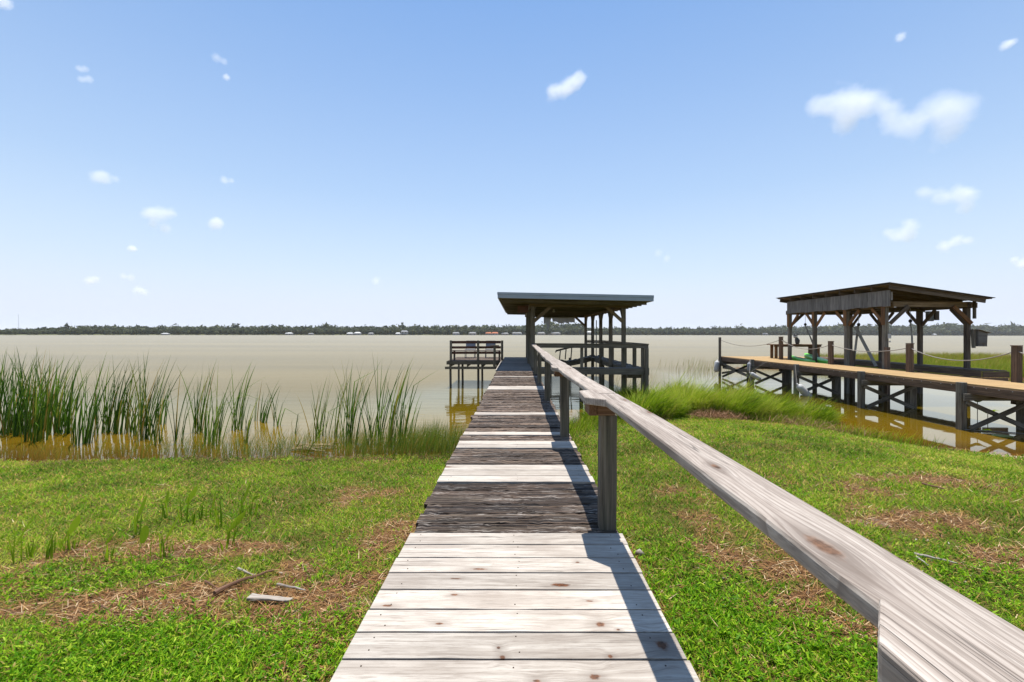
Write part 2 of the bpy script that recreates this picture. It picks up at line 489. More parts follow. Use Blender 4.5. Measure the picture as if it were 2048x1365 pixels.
M["tan"] = wood("tan_deck_paint", (0.381, 0.249, 0.105), (0.284, 0.173, 0.073), (0.444, 0.324, 0.166), crack=0.3, var=0.16, stain=0.3, fine=14, bump=0.15)
M["fascia"] = wood("brown_fascia_wood", (0.189, 0.121, 0.080), (0.074, 0.054, 0.041), (0.329, 0.218, 0.143), crack=0.7, var=0.35, stain=0.5)
M["pile"] = wood("grey_pile_wood", (0.223, 0.198, 0.160), (0.083, 0.071, 0.057), (0.361, 0.328, 0.271), crack=0.9, var=0.35, stain=0.5, moss=0.3)
M["skirt"] = wood("silver_grey_skirt_wood", (0.221, 0.206, 0.190), (0.111, 0.100, 0.090), (0.325, 0.306, 0.282), crack=0.8, var=0.45, stain=0.3)
M["shed"] = wood("shed_wood", (0.144, 0.110, 0.079), (0.059, 0.048, 0.038), (0.217, 0.169, 0.127), crack=0.6, var=0.4)
M["brace"] = wood("warm_brace_wood", (0.252, 0.128, 0.051), (0.115, 0.055, 0.025), (0.333, 0.188, 0.087), crack=0.5, var=0.4)
M["bark"] = wood("stick_wood", (0.22, 0.12, 0.07), (0.10, 0.05, 0.03), (0.30, 0.19, 0.12), crack=0.7, var=0.3)
M["drift"] = wood("pale_driftwood", (0.36, 0.31, 0.26), (0.20, 0.165, 0.13), (0.42, 0.385, 0.34), crack=0.7, var=0.2)
M["metal"] = plain("grey_roof_metal", (0.30, 0.345, 0.39), 0.45, 0.0, 0.12, 2.0, spec=0.5)
M["roofing"] = plain("dark_roof_felt", (0.055, 0.05, 0.047), 0.9, 0.0, 0.4, 6.0)
M["white"] = plain("white_vinyl", (0.50, 0.49, 0.475), 0.35, 0.0, 0.12, 9.0)
M["greyvinyl"] = plain("grey_vinyl", (0.30, 0.31, 0.33), 0.45, 0.0, 0.2, 9.0)
M["rope"] = plain("rope_fibre", (0.33, 0.295, 0.26), 0.9, 0.0, 0.35, 60.0, bump=0.5)
M["cable"] = plain("steel_cable", (0.30, 0.30, 0.30), 0.4, 0.6, 0.2, 30.0)
M["strap"] = plain("grey_strap", (0.30, 0.29, 0.26), 0.9, 0.0, 0.3, 20.0)
M["black"] = plain("black_rubber", (0.025, 0.025, 0.027), 0.55, 0.0, 0.3, 20.0)
M["lime"] = plain("lime_plastic", (0.16, 0.62, 0.06), 0.38, 0.0, 0.12, 4.0)
M["boxgrey"] = plain("grey_box_paint", (0.18, 0.19, 0.19), 0.6, 0.0, 0.3, 8.0)
M["owl"] = plain("owl_plastic", (0.10, 0.10, 0.105), 0.6, 0.0, 0.45, 25.0)
M["tarp"] = leafmat("torn_plastic", [(0.0, (0.55, 0.56, 0.58)), (1.0, (0.62, 0.63, 0.65))], trans=0.75)
M["chair"] = plain("blue_grey_fabric", (0.14, 0.16, 0.20), 0.8, 0.0, 0.2, 20.0)
M["hwall"] = plain("house_wall_paint", (0.36, 0.36, 0.35), 0.8, 0.0, 0.2, 0.5)
M["htan"] = plain("house_wall_tan", (0.35, 0.30, 0.25), 0.8, 0.0, 0.2, 0.5)
M["hroof"] = plain("house_roof_grey", (0.23, 0.23, 0.23), 0.8, 0.0, 0.2, 0.5)
M["horange"] = plain("house_roof_orange", (0.45, 0.14, 0.06), 0.8, 0.0, 0.15, 0.5)
M["hwhite"] = plain("house_roof_white", (0.52, 0.52, 0.51), 0.6, 0.0, 0.1, 0.5)
M["glass"] = plain("dark_window", (0.03, 0.035, 0.04), 0.1, 0.0, 0.1, 1.0, spec=0.6)
M["steel"] = plain("mast_steel", (0.42, 0.43, 0.45), 0.5, 0.2, 0.1, 1.0)
M["nail"] = plain("rusty_nail", (0.07, 0.045, 0.03), 0.6, 0.3, 0.3, 60.0)

M["grass"] = leafmat("lawn_blades", [(0.0, (0.024, 0.080, 0.002)), (0.3, (0.078, 0.215, 0.004)), (0.6, (0.185, 0.37, 0.007)), (0.85, (0.305, 0.44, 0.014)), (1.0, (0.50, 0.52, 0.08))], (0.42, 0.27, 0.08), 0.4)
M["weed"] = leafmat("broad_weed_leaf", [(0.0, (0.05, 0.15, 0.003)), (0.5, (0.14, 0.32, 0.007)), (0.85, (0.28, 0.46, 0.012)), (1.0, (0.46, 0.55, 0.05))], (0.32, 0.2, 0.07), 0.4)
M["tuss"] = leafmat("tussock_blades", [(0.0, (0.050, 0.115, 0.005)), (0.45, (0.170, 0.275, 0.009)), (0.8, (0.31, 0.40, 0.016)), (1.0, (0.42, 0.44, 0.06))], (0.30, 0.18, 0.07), 0.5)
M["marsh"] = leafmat("marsh_blades", [(0.0, (0.11, 0.18, 0.008)), (0.5, (0.22, 0.28, 0.014)), (0.85, (0.33, 0.335, 0.035)), (1.0, (0.38, 0.31, 0.08))], (0.34, 0.2, 0.06), 0.4)
M["reed"] = leafmat("reed_blades", [(0.0, (0.026, 0.072, 0.009)), (0.5, (0.075, 0.165, 0.016)), (0.85, (0.155, 0.26, 0.02)), (1.0, (0.29, 0.29, 0.045))], (0.32, 0.2, 0.045), 0.5)
M["sedge"] = leafmat("sedge_blades", [(0.0, (0.06, 0.13, 0.012)), (0.6, (0.15, 0.24, 0.022)), (1.0, (0.30, 0.30, 0.05))], (0.34, 0.2, 0.035), 0.45)
M["straw"] = leafmat("straw_blades", [(0.0, (0.07, 0.028, 0.010)), (0.45, (0.23, 0.105, 0.035)), (0.80, (0.38, 0.215, 0.085)), (1.0, (0.60, 0.46, 0.28))], (0.3, 0.2, 0.1), 0.1)
M["plant"] = leafmat("sprout_leaf", [(0.0, (0.10, 0.20, 0.008)), (1.0, (0.30, 0.42, 0.016))], (0.25, 0.17, 0.06), 0.6)

# ================================================================== SETTING
SHX = [-80, -20, -9.8, -5, -1.5, 0.2, 0.9, 2.5, 4, 5.5, 7, 7.9, 8.6, 10.2, 14, 30, 80]
SHY = [7.0, 7.9, 8.1, 8.25, 8.5, 9.2, 10.8, 12.8, 14.0, 13.6, 12.1, 10.4, 9.2, 8.4, 7.9, 7.6, 7.0]
def marsh_mask(X, Y):
    front = np.interp(X, [16.3, 17.5, 20, 27, 60], [31.5, 29.8, 27.5, 24.0, 22.0])
    back = np.interp(X, [16.3, 17.5, 24, 28, 60], [32.0, 32.5, 31.5, 42, 50])
    w = 0.8 * (vnoise(X * 0.7, Y * 0.7, 5) - 0.5)
    return sstep(-0.4, 0.3, Y - front + w) * sstep(-0.4, 0.3, back - Y + w) * sstep(16.0, 17.2, X)
def shore_t(X, Y):
    return np.interp(X, SHX, SHY) - Y + 0.55 * (fbm(np.asarray(X) * 0.9, np.asarray(Y) * 0.9, 3, 3) - 0.5)
def terrain(X, Y):
    t = shore_t(X, Y)
    z = np.where(t > 0, 0.70 * np.tanh(0.09 * t / 0.70), np.maximum(0.085 * t, -1.6))
    z = z + np.where(t > -1, 0.05 * (fbm(np.asarray(X) * 1.3, np.asarray(Y) * 1.3, 8, 3) - 0.5) * sstep(0.0, 2.0, t + 0.5), 0)
    mm = marsh_mask(X, Y)
    return np.maximum(z, -1.6) * (1 - mm) + 0.05 * mm

def grid_mesh(name, xs, ys, zf, attrs=None):
    X, Y = np.meshgrid(xs, ys)
    Z = zf(X, Y)
    V = np.stack([X, Y, Z], -1).reshape(-1, 3)
    nx, ny = len(xs), len(ys)
    i = np.arange(nx * (ny - 1)).reshape(ny - 1, nx)[:, :-1].ravel()
    Q = np.stack([i, i + 1, i + nx + 1, i + nx], 1)
    me = mesh_tris(name, V, Q, {k: f(X, Y).ravel() for k, f in (attrs or {}).items()})
    me.polygons.foreach_set("use_smooth", [True] * len(me.polygons))
    return me

# bare / straw patches of the lawn: (x, y, rx, ry, strength) in metres
def gp(x, y, z=0.45):
    X, Y = at(x, y, z); return X, Y
PATCH = []
for (px, py, rx, ry, s) in [(330, 1185, 1.05, 0.26, 1.05), (150, 1200, 0.8, 0.16, 0.8), (560, 1165, 0.75, 0.27, 1.0), (640, 1235, 0.5, 0.25, 0.8), (430, 1100, 0.75, 0.22, 0.8),
                            (690, 1190, 0.35, 0.4, 0.9), (250, 1090, 0.7, 0.3, 0.5), (780, 1060, 0.35, 0.6, 0.55), (1880, 1085, 0.75, 0.28, 0.95), (2010, 1140, 0.6, 0.22, 0.8),
                            (1640, 1235, 0.30, 0.14, 0.9), (1560, 1160, 0.35, 0.18, 0.8), (1870, 985, 1.0, 0.3, 0.7), (1450, 1130, 0.3, 0.2, 0.6), (1300, 1240, 0.2, 0.2, 0.45),
                            (600, 1330, 0.25, 0.1, 0.6), (700, 965, 0.6, 0.4, 0.5), (1720, 1010, 0.5, 0.3, 0.5), (1520, 850, 1.5, 0.7, 0.45), (1400, 1010, 0.5, 0.4, 0.35)]:
    X, Y = gp(px, py, 0.5 if py > 1100 else (0.4 if py > 950 else 0.1))
    PATCH.append((X, Y, rx, ry, s))
def bare(X, Y):
    b = np.zeros_like(np.asarray(X, float))
    wx = np.asarray(X) + 0.5 * (fbm(np.asarray(X) * 1.7, np.asarray(Y) * 1.7, 21, 3) - 0.5)
    wy = np.asarray(Y) + 0.5 * (fbm(np.asarray(X) * 1.7, np.asarray(Y) * 1.7, 33, 3) - 0.5)
    for (px, py, rx, ry, s) in PATCH:
        d = np.sqrt(((wx - px) / rx) ** 2 + ((wy - py) / ry) ** 2)
        b = np.maximum(b, s * (1 - sstep(0.55, 1.35, d)))
    n = fbm(np.asarray(X) * 1.1, np.asarray(Y) * 1.1, 41, 4)
    b = np.maximum(b, np.interp(Y, [3.5, 5.5], [0.5, 0.22]) * sstep(0.60, 0.74, n))
    b = b * np.interp(Y, [4.5, 7.0], [1.0, 0.7])
    b = b + (0.25 + b) * (fbm(np.asarray(X) * 4.5, np.asarray(Y) * 4.5, 55, 3) - 0.5) * 1.9
    return np.clip(b, 0, 1)

def axis(fine, step, outer):
    a = list(np.arange(fine[0], fine[1], step))
    return np.array(sorted(set([round(v, 4) for v in a] + outer)))
gx = axis((-13, 17), 0.1, [-6000, -2000, -700, -250, -100, -60, -40, -30, -24, -20, -18, -16, -15, -14] + list(range(17, 62)) + [70, 90, 150, 300, 800, 2500, 6000])
gy = axis((0.5, 16.5), 0.1, [-300, -120, -60, -30, -16, -8, -4, -2, -1, 0] + list(np.arange(17, 52, 0.5)) + [56, 62, 75, 100, 160, 300])

m, t = new_mat("lawn_soil"); k = NT(t)
tc = k.n("ShaderNodeTexCoord").outputs["Object"]
b_ = k.attr("bare"); wet = k.attr("wet")
n1 = k.noise(tc, 3.0, 6, 0.65); n2 = k.noise(tc, 26.0, 5, 0.7); n3 = k.noise(tc, 90.0, 3, 0.6)
green = k.mix(n2, (0.05, 0.055, 0.010), (0.14, 0.125, 0.03))
straw = k.mix(k.ramp(k.math('ADD', k.math('MULTIPLY', n3, 0.5), k.math('MULTIPLY', n2, 0.5)), [(0.40, 0.0), (0.60, 1.0)]), (0.055, 0.027, 0.011), (0.24, 0.135, 0.058))
sandc = k.mix(n2, (0.24, 0.17, 0.115), (0.33, 0.265, 0.20))
straw = k.mix(k.ramp(n1, [(0.60, 0.0), (0.70, 1.0)]), straw, sandc)
c = k.mix(k.ramp(b_, [(0.15, 0.0), (0.5, 1.0)]), green, straw)
mud = k.mix(k.ramp(n2, [(0.4, 0.0), (0.62, 1.0)]), (0.04, 0.026, 0.014), (0.15, 0.09, 0.03))
c = k.mix(k.math('ADD', wet, k.math('MULTIPLY', k.math('SUBTRACT', n2, 0.5), 0.6), clamp=True), c, mud)
sd_ = k.attr("sand")
c = k.mix(k.math('MULTIPLY', sd_, k.ramp(n2, [(0.25, 0.5), (0.5, 1.0)])), c, (0.36, 0.285, 0.185))
bs = k.n("ShaderNodeBsdfPrincipled"); k.l(c, bs.inputs["Base Color"]); bs.inputs["Roughness"].default_value = 0.95
bs.inputs["Specular IOR Level"].default_value = 0.1
k.l(k.bump(k.math('ADD', n2, k.math('MULTIPLY', n3, 0.6)), 0.8, 0.03), bs.inputs["Normal"])
k.out(bs.outputs[0]); M["ground"] = m

def wetf(X, Y):
    t = shore_t(X, Y)
    return sstep(0.9, 0.1, t) * (1 - marsh_mask(X, Y))
def sandf(X, Y):
    t = shore_t(X, Y)
    return sstep(0.75, 0.2, t) * sstep(-0.9, -0.2, t) * sstep(8.9, 9.8, X) * sstep(17, 14, X)
ground = link("ground", grid_mesh("ground", gx, gy, terrain, {"bare": bare, "wet": wetf, "sand": sandf}), M["ground"])
tag(ground, kind="structure")

# ---------------------------------------------------------------- lake
m, t = new_mat("lake_water"); k = NT(t)
tcn = k.n("ShaderNodeTexCoord"); tc = tcn.outputs["Object"]
dep = k.attr("depth"); off = k.attr("offshore")
cl = k.noise(tc, 0.35, 4, 0.6)
dj = k.math('ADD', dep, k.math('MULTIPLY', k.math('SUBTRACT', cl, 0.5), 0.12))
body = k.ramp(dj, [(0.0, (0.26, 0.160, 0.035)), (0.12, (0.235, 0.135, 0.008)), (0.40, (0.15, 0.098, 0.002)), (0.75, (0.075, 0.058, 0.002)), (1.0, (0.080, 0.062, 0.004))])
big = k.noise(k.mapv(tc, (0.006, 0.07, 1)), 1.0, 5, 0.55)
farc = k.mix(k.ramp(big, [(0.35, 0.0), (0.65, 1.0)]), (0.105, 0.078, 0.030), (0.165, 0.122, 0.048))
body = k.mix(off, body, farc)
df = k.n("ShaderNodeBsdfDiffuse"); k.l(body, df.inputs[0])
tp = k.n("ShaderNodeBsdfTransparent"); tp.inputs[0].default_value = (0.86, 0.60, 0.20, 1)
ms1 = k.n("ShaderNodeMixShader")
k.l(k.ramp(dep, [(0.0, 0.12), (0.12, 0.75), (0.3, 1.0)]), ms1.inputs[0]); k.l(tp.outputs[0], ms1.inputs[1]); k.l(df.outputs[0], ms1.inputs[2])
rip = k.noise(k.mapv(tc, (0.9, 3.2, 1)), 1.0, 3, 0.5)
rip2 = k.noise(k.mapv(tc, (0.25, 1.1, 1), (5, 2, 0)), 1.0, 3, 0.5)
calm = k.attr("calm")
amp = k.math('SUBTRACT', 1.0, k.math('MULTIPLY', calm, 0.85))
hh = k.math('MULTIPLY', k.math('ADD', k.math('MULTIPLY', rip, 0.35), rip2), amp)
nrm = k.bump(hh, 0.22, 0.05)
gl = k.n("ShaderNodeBsdfGlossy"); gl.inputs["Color"].default_value = (0.98, 0.89, 0.74, 1); k.l(nrm, gl.inputs["Normal"])
k.l(k.math('ADD', 0.03, k.math('MULTIPLY', off, 0.22)), gl.inputs["Roughness"])
fr = k.n("ShaderNodeFresnel"); fr.inputs["IOR"].default_value = 1.333; k.l(nrm, fr.inputs["Normal"])
ff = k.math('MULTIPLY', fr.outputs[0], k.math('SUBTRACT', 1.45, k.math('MULTIPLY', off, 0.92)), clamp=True)
ms2 = k.n("ShaderNodeMixShader"); k.l(ff, ms2.inputs[0]); k.l(ms1.outputs[0], ms2.inputs[1]); k.l(gl.outputs[0], ms2.inputs[2])
k.out(ms2.outputs[0]); M["water"] = m
wx_ = axis((-14, 30), 0.25, [-9000, -4000, -1800, -800, -400, -200, -120, -80, -60, -40, -30, -25, -20, -17] + [32, 36, 42, 50, 60, 80, 120, 250, 600, 1500, 4000, 9000])
wy_ = axis((6.5, 34), 0.25, [36, 39, 43, 48, 55, 65, 80, 100, 140, 220, 400, 800, 1600, 3500, 9000])
water = link("lake_water", grid_mesh("lake_water", wx_, wy_, lambda X, Y: X * 0 + 0.0,
      {"depth": lambda X, Y: np.clip(-terrain(X, Y), 0, 1.6), "offshore": lambda X, Y: sstep(13, 25, Y + np.interp(X, [-6, -3.5, 7, 9], [5.0, 0.0, 0.0, -6.0]) + 3 * (fbm(X * 0.2, Y * 0.2, 61, 3) - 0.5)),
       "calm": lambda X, Y: sstep(7.5, 9.0, X) * sstep(26, 14, Y)}), M["water"])
tag(water, kind="structure")

# ---------------------------------------------------------------- far shore
def shore_depth(px):
    return np.interp(px, [-1500, 0, 500, 900, 1250, 1600, 2048, 3600], [380, 430, 570, 700, 900, 1050, 1150, 1250])
fpx = np.linspace(-1500, 3600, 120)
rows = []
for q, dz in ((0, -0.6), (4, 0.5), (25, 1.0), (120, 3.0), (600, 6.0), (2500, 8.0)):
    d = shore_depth(fpx) + q
    rows.append(np.stack([(fpx - CX) / F * d, d, np.full_like(d, dz)], 1))
V = np.concatenate(rows); n = len(fpx)
Q = [(r * n + i, r * n + i + 1, (r + 1) * n + i + 1, (r + 1) * n + i) for r in range(len(rows) - 1) for i in range(n - 1)]
me = mesh_tris("far_shore", V, np.array(Q))
M["farland"] = plain("far_shore_grass", (0.16, 0.17, 0.07), 0.95, 0, 0.5, 0.05)
tag(link("far_shore", me, M["farland"]), kind="structure")

def far_forest():
    Vs, Ts, rs = [], [], []
    n = 0
    top_px = ([-1500, 0, 60, 140, 300, 500, 700, 900, 1000, 1060, 1150, 1168, 1172, 1250, 1400, 1500, 1600, 1750, 1900, 2048, 3600],
              [9, 10, 11, 15, 16, 16, 16, 17, 17, 19, 20, 18, 13, 14, 13, 15, 17, 18, 21, 19, 18])
    for row in range(4):
        px = -700.0
        while px < 2800:
            d0 = float(shore_depth(px))
            d = d0 + 8 + row * 14 + random.uniform(-6, 6)
            hpx = 1.05 * np.interp(px, *top_px) * random.uniform(0.72, 1.06) * (0.62 + 0.12 * row)
            if random.random() < 0.05: hpx *= 1.22
            h = hpx * d / F
            wdt = h * random.uniform(0.5, 0.85)
            X = (px - CX) / F * d
            K = 130
            u = RNG.normal(size=(K, 3)); u /= np.linalg.norm(u, axis=1)[:, None]
            rr = RNG.uniform(0.55, 1.0, K)[:, None]
            lump = 1 + 0.25 * np.sin(u[:, :1] * 5 + px) * np.cos(u[:, 2:3] * 4 + px * 0.7)
            C = np.array([X, d, 0.6 + h * 0.56]) + u * rr * lump * np.array([wdt * 0.55, wdt * 0.55, h * 0.48])
            s = h * RNG.uniform(0.07, 0.16, K)[:, None, None]
            tri = C[:, None, :] + RNG.normal(size=(K, 3, 3)) * s
            tri[..., 2] = np.maximum(tri[..., 2], 0.3)
            Vs.append(tri.reshape(-1, 3)); Ts.append(np.arange(K * 3).reshape(-1, 3) + n); n += K * 3
            tone = random.random()
            rs.append(np.clip(tone * 0.7 + np.repeat(RNG.random(K) * 0.3, 3), 0, 1))
            px += wdt * F / d * random.uniform(0.4, 0.75)
    V = np.concatenate(Vs); T = np.concatenate(Ts); r = np.concatenate(rs)
    return mesh_tris("far_wood", V, T, {"rnd": r, "dry": r * 0, "hgt": r * 0})
M["fartree"] = leafmat("far_tree_leaves", [(0.0, (0.055, 0.066, 0.036)), (0.5, (0.085, 0.100, 0.050)), (1.0, (0.135, 0.150, 0.070))], trans=0.3)
o = link("far_wood", far_forest(), M["fartree"])
tag(o, "long dark line of trees along the far shore of the lake", "trees", kind="stuff")

# ================================================================== BOARDWALK
DZ = 1.2                                           # deck height over the water
DL, DR = -0.643, 0.632                             # deck edges
walk = empty("boardwalk", (0, 8, 0), "long narrow wooden boardwalk with pale new and dark old planks leading out over the lake", "boardwalk")
def deck_section(y0, y1, kind):
    mb = MB()
    pitch = 0.147 if kind != "weathered_planks" else 0.143
    n = max(1, round((y1 - y0) / pitch)); p = (y1 - y0) / n
    for i in range(n):
        a = y0 + i * p; yc = a + p / 2
        r = random.random()
        if kind == "pale_planks":
            mb.m = 0; gap = 0.0095
            ja, jb = random.uniform(-0.005, 0.005), random.uniform(-0.006, 0.006)
            mb.beam((DL + ja, yc, DZ - 0.019), (DR + jb, yc + random.uniform(-.002, .002), DZ - 0.019), p - gap, 0.038, rnd=r, seg=10, jit=0.0012, jz=0.001)
            if yc < 6:
                mb.m = 1
                for x in (-0.56, 0.0, 0.545):
                    for o_ in (-0.035, 0.04):
                        if random.random() < 0.25: continue
                        nx, ny = x + random.uniform(-.02, .02), yc + o_ + random.uniform(-.008, .008)
                        mb.tube([(nx, ny, DZ - 0.0015), (nx, ny, DZ + 0.002)], 0.0034, 7)
        else:
            ja, jb = random.uniform(-0.03, 0.02), random.uniform(-0.015, 0.012)
            tilt = random.uniform(-0.006, 0.006)
            zz = DZ - 0.021 - random.uniform(0.0, 0.012)
            mb.beam((DL + ja, yc + tilt, zz), (DR + jb, yc - tilt, zz + random.uniform(-.004, .004)), p - random.uniform(0.004, 0.013), 0.036, rnd=r, seg=36, jit=0.0045, jz=0.004)
    if kind == "weathered_planks":
        for i in range(int((y1 - y0) * 30)):
            y = random.uniform(y0 + 0.03, y1 - 0.03); x = random.uniform(-0.58, 0.42)
            L = random.uniform(0.04, 0.2); a = random.uniform(-0.12, 0.12)
            mb.beam((x, y, DZ - 0.006), (x + L, y + a * L, DZ + random.uniform(-0.004, 0.004)), 0.006, 0.004)
    o = mb.build(kind, [M["pale"], M["nail"]] if kind == "pale_planks" else (M["oldnear"] if y0 < 3 else M["old"]), walk, bevel=0.004 if kind == "pale_planks" else 0.0025)
    o["label"] = "pale new planks" if kind == "pale_planks" else "dark cracked old planks"
for y0, y1, kd in [(-1.6, 2.623, "pale_planks"), (2.628, 3.522, "weathered_planks"), (3.527, 3.985, "pale_planks"), (3.99, 4.575, "weathered_planks"),
                   (4.58, 4.879, "pale_planks"), (4.884, 5.165, "weathered_planks"), (5.17, 5.325, "pale_planks"), (5.33, 6.455, "weathered_planks"),
                   (6.46, 6.65, "pale_planks"), (6.655, 9.395, "weathered_planks"), (9.4, 9.98, "pale_planks"), (9.985, 12.10, "weathered_planks"),
                   (12.105, 12.26, "pale_planks"), (12.265, 14.14, "weathered_planks")]:
    deck_section(y0, y1, kd)
mb = MB()
for x in (-0.56, 0.0, 0.545):
    mb.box((x - 0.02, -1.5, DZ - 0.20), (x + 0.02, 14.1, DZ - 0.045))
mb.build("joists", M["post"], walk)
for y in (0.4, 2.7, 5.1, 7.8, 10.5, 12.9):
    for x in (-0.61, 0.60):
        g = float(terrain(np.array(x), np.array(y)))
        mb = MB(); mb.tube([(x, y, min(g, 0) - 0.5), (x, y, DZ - 0.21)], 0.07, 10)
        mb.build("piling", M["post"], walk, smooth=False)
# handrail: posts with blocks, rail boards and filler pieces at the joints
RT = 2.04
POSTS = [0.05, 2.68, 5.09, 7.85, 10.6, 12.95]
for i, y in enumerate(POSTS):
    mb = MB()
    top = 1.90 if i in (0, 1, 2) else 2.0
    xs = 0.515 if i < 3 else 0.50
    mb.beam((xs + 0.05, y + 0.05, DZ - 0.03), (xs + 0.05 + random.uniform(-.006, .006), y + 0.05 + random.uniform(-.01, .01), top), 0.10, 0.10, up=(0, 1, 0), seg=6, jit=0.0015)
    post = mb.build("rail_post", M["post"], walk, bevel=0.005)
    if i in (1, 2):
        mb = MB()
        mb.box((0.44, y - 0.035, 1.902), (0.487, y + 0.13, 1.999), axis=1)
        mb.box((0.489, y - 0.03, 1.902), (0.60, y + 0.125, 1.999), axis=0)
        mb.build("block", M["block"], post, bevel=0.004)
def rail_board(pts, z0, z1, name="rail_board"):
    """pts: (y, xleft, xright) stations from near to far"""
    mb = MB()
    r = random.random(); L0 = pts[0][0]
    vs = []; gs = []; fs = []
    for k, (y, a, b) in enumerate(pts):
        wob = 0.004 * math.sin(y * 2.3 + r * 9)
        for x, z in ((a, z0 + wob), (b, z0 + wob), (b, z1 + wob), (a, z1 + wob)):
            vs.append((x, y, z)); gs.append((y + r * 41, x + r * 23, z + r * 7))
    for k in range(len(pts) - 1):
        i = 4 * k
        for e in range(4):
            fs.append((i + e, i + 4 + e, i + 4 + (e + 1) % 4, i + (e + 1) % 4))
    fs.append((0, 1, 2, 3)); j = 4 * (len(pts) - 1); fs.append((j + 3, j + 2, j + 1, j))
    mb.raw(vs, fs, gs, r)
    return mb.build(name, M["rail"], walk, bevel=0.010)
def stations(y0, y1, a0, a1, b0, b1, n=14, w=0.004):
    return [(y0 + (y1 - y0) * k / n, a0 + (a1 - a0) * k / n + random.uniform(-w, w), b0 + (b1 - b0) * k / n + random.uniform(-w, w)) for k in range(n + 1)]
rail_board(stations(-0.9, 2.655, 0.493, 0.487, 0.637, 0.617, 18, 0.002), 2.0, RT)
rail_board(stations(2.66, 5.0, 0.475, 0.42, 0.612, 0.60, 14, 0.004), 2.0, RT - 0.003)
rail_board(stations(5.005, 7.9, 0.425, 0.43, 0.60, 0.592, 14, 0.007), 1.995, RT - 0.004)
rail_board(stations(7.905, 10.65, 0.435, 0.455, 0.595, 0.60, 14, 0.007), 1.998, RT - 0.002)
rail_board(stations(10.655, 15.36, 0.45, 0.515, 0.60, 0.64, 14, 0.006), 2.0, RT)
def filler(poly, z0, z1):
    mb = MB(); mb.prism(poly, z0, z1, axis=1)
    return mb.build("rail_filler", M["rail"], walk, bevel=0.006)
filler([(0.418, -0.9), (0.500, -0.9), (0.500, 0.600), (0.421, 0.507)], 1.955, RT + 0.002)
filler([(0.385, 2.47), (0.497, 2.376), (0.497, 2.654), (0.480, 2.80), (0.392, 2.747)], 2.0, RT + 0.002)
filler([(0.375, 4.66), (0.445, 4.55), (0.437, 4.998), (0.385, 4.97)], 2.0, RT + 0.002)

# ================================================================== COVERED SLIP
shel = empty("boat_shelter", (2.2, 15.4, 0), "open boat shelter with grey metal roof edge at the end of the boardwalk", "boat shelter")
Yf, Yb = 14.45, 25.2
def rz_(x): return 3.80 - 0.019 * (x + 0.62)         # roof top falls a little to the right
mb = MB()
xs_ = [-0.62, 4.52]
vs = [(x, y, rz_(x) + dz) for y in (Yf + 0.03, Yb) for x in xs_ for dz in (-0.20, -0.03)]
mb.raw(vs, [(0, 2, 6, 4), (1, 5, 7, 3), (0, 1, 3, 2), (4, 6, 7, 5), (0, 4, 5, 1), (2, 3, 7, 6)])
roof = mb.build("roof", M["gaz"], shel)
mb = MB()
for z_, dy, th in ((-0.055, 0.0, 0.085), (-0.155, 0.012, 0.115)):
    mb.beam((-0.64, Yf + dy, rz_(-0.64) + z_), (4.54, Yf + dy, rz_(4.54) + z_), 0.035, th)
    mb.beam((-0.645 + dy, Yf + 0.03, rz_(-0.62) + z_), (-0.645 + dy, Yb, rz_(-0.62) + z_), 0.03, th)
    mb.beam((4.545 - dy, Yf + 0.03, rz_(4.5) + z_), (4.545 - dy, Yb, rz_(4.5) + z_), 0.03, th)
mb.build("roof_trim", M["metal"], roof, bevel=0.006)
mb = MB()
for y in np.arange(Yf + 0.5, Yb, 0.61):
    mb.beam((-0.55, y, rz_(-.55) - 0.255), (4.45, y, rz_(4.45) - 0.255), 0.04, 0.10)
mb.build("rafters", M["gaz"], roof)
mb = MB(); mb.tube([(1.6, 19.0, 3.52), (1.6, 19.0, 3.44)], 0.035, 10); mb.tube([(1.6, 19.0, 3.44), (1.6, 19.0, 3.37), (1.6, 19.0, 3.34)], 0.05, 10, radii=[0.03, 0.055, 0.03])
mb.build("light_bulb", M["white"], roof, smooth=True)
ROWY = [15.9, 18.1, 20.25, 22.4, 24.65]
PXR, PXL = 3.9, 0.57
for i, y in enumerate(ROWY):
    for x in (PXL, PXR):
        mb = MB(); w = 0.14
        mb.beam((x, y, -0.6), (x + random.uniform(-.01, .01), y, 3.4), w, w, up=(0, 1, 0), seg=4, jit=0.002)
        post = mb.build("post", M["gaz"], shel, bevel=0.006)
        if i not in (0,) or True:
            s_ = 1
            for dy in ((0.5,) if i == 0 else ((-0.5,) if i == len(ROWY) - 1 else (-0.5, 0.5))):
                b2 = MB(); b2.beam((x, y + dy * 0.12, 2.86), (x, y + dy, 3.36), 0.045, 0.10, up=(0, 0, 1))
                b2.build("knee_brace", M["gaz"], post)
    if i in (0, len(ROWY) - 1):
        for x, s_ in ((PXL, 1), (PXR, -1)):
            b2 = MB(); b2.beam((x + s_ * 0.05, y - 0.05, 2.85), (x + s_ * 0.66, y - 0.05, 3.40), 0.045, 0.12)
            b2.build("knee_brace", M["tanbeam"], shel)
mb = MB(); mb.beam((PXL - 0.12, 15.81, 3.485), (PXR + 0.22, 15.81, 3.455), 0.045, 0.20); mb.build("front_beam", M["tanbeam"], shel, bevel=0.004)
mb = MB(); mb.beam((PXL - 0.12, 24.7, 3.47), (PXR + 0.12, 24.7, 3.44), 0.045, 0.24); mb.build("rear_beam", M["gaz"], shel)
for x in (PXL, PXR):
    mb = MB(); mb.beam((x + 0.09, 15.84, 3.44), (x + 0.09, 24.67, 3.44), 0.045, 0.19); mb.beam((x - 0.09, 15.84, 3.44), (x - 0.09, 24.67, 3.44), 0.045, 0.19)
    mb.build("side_beam", M["tanbeam"] if x > 2 else M["gaz"], shel)
mb = MB(); mb.box((0.02, 16.1, 3.18), (0.42, 16.16, 3.44)); mb.build("bracket_board", M["redslat"], shel)
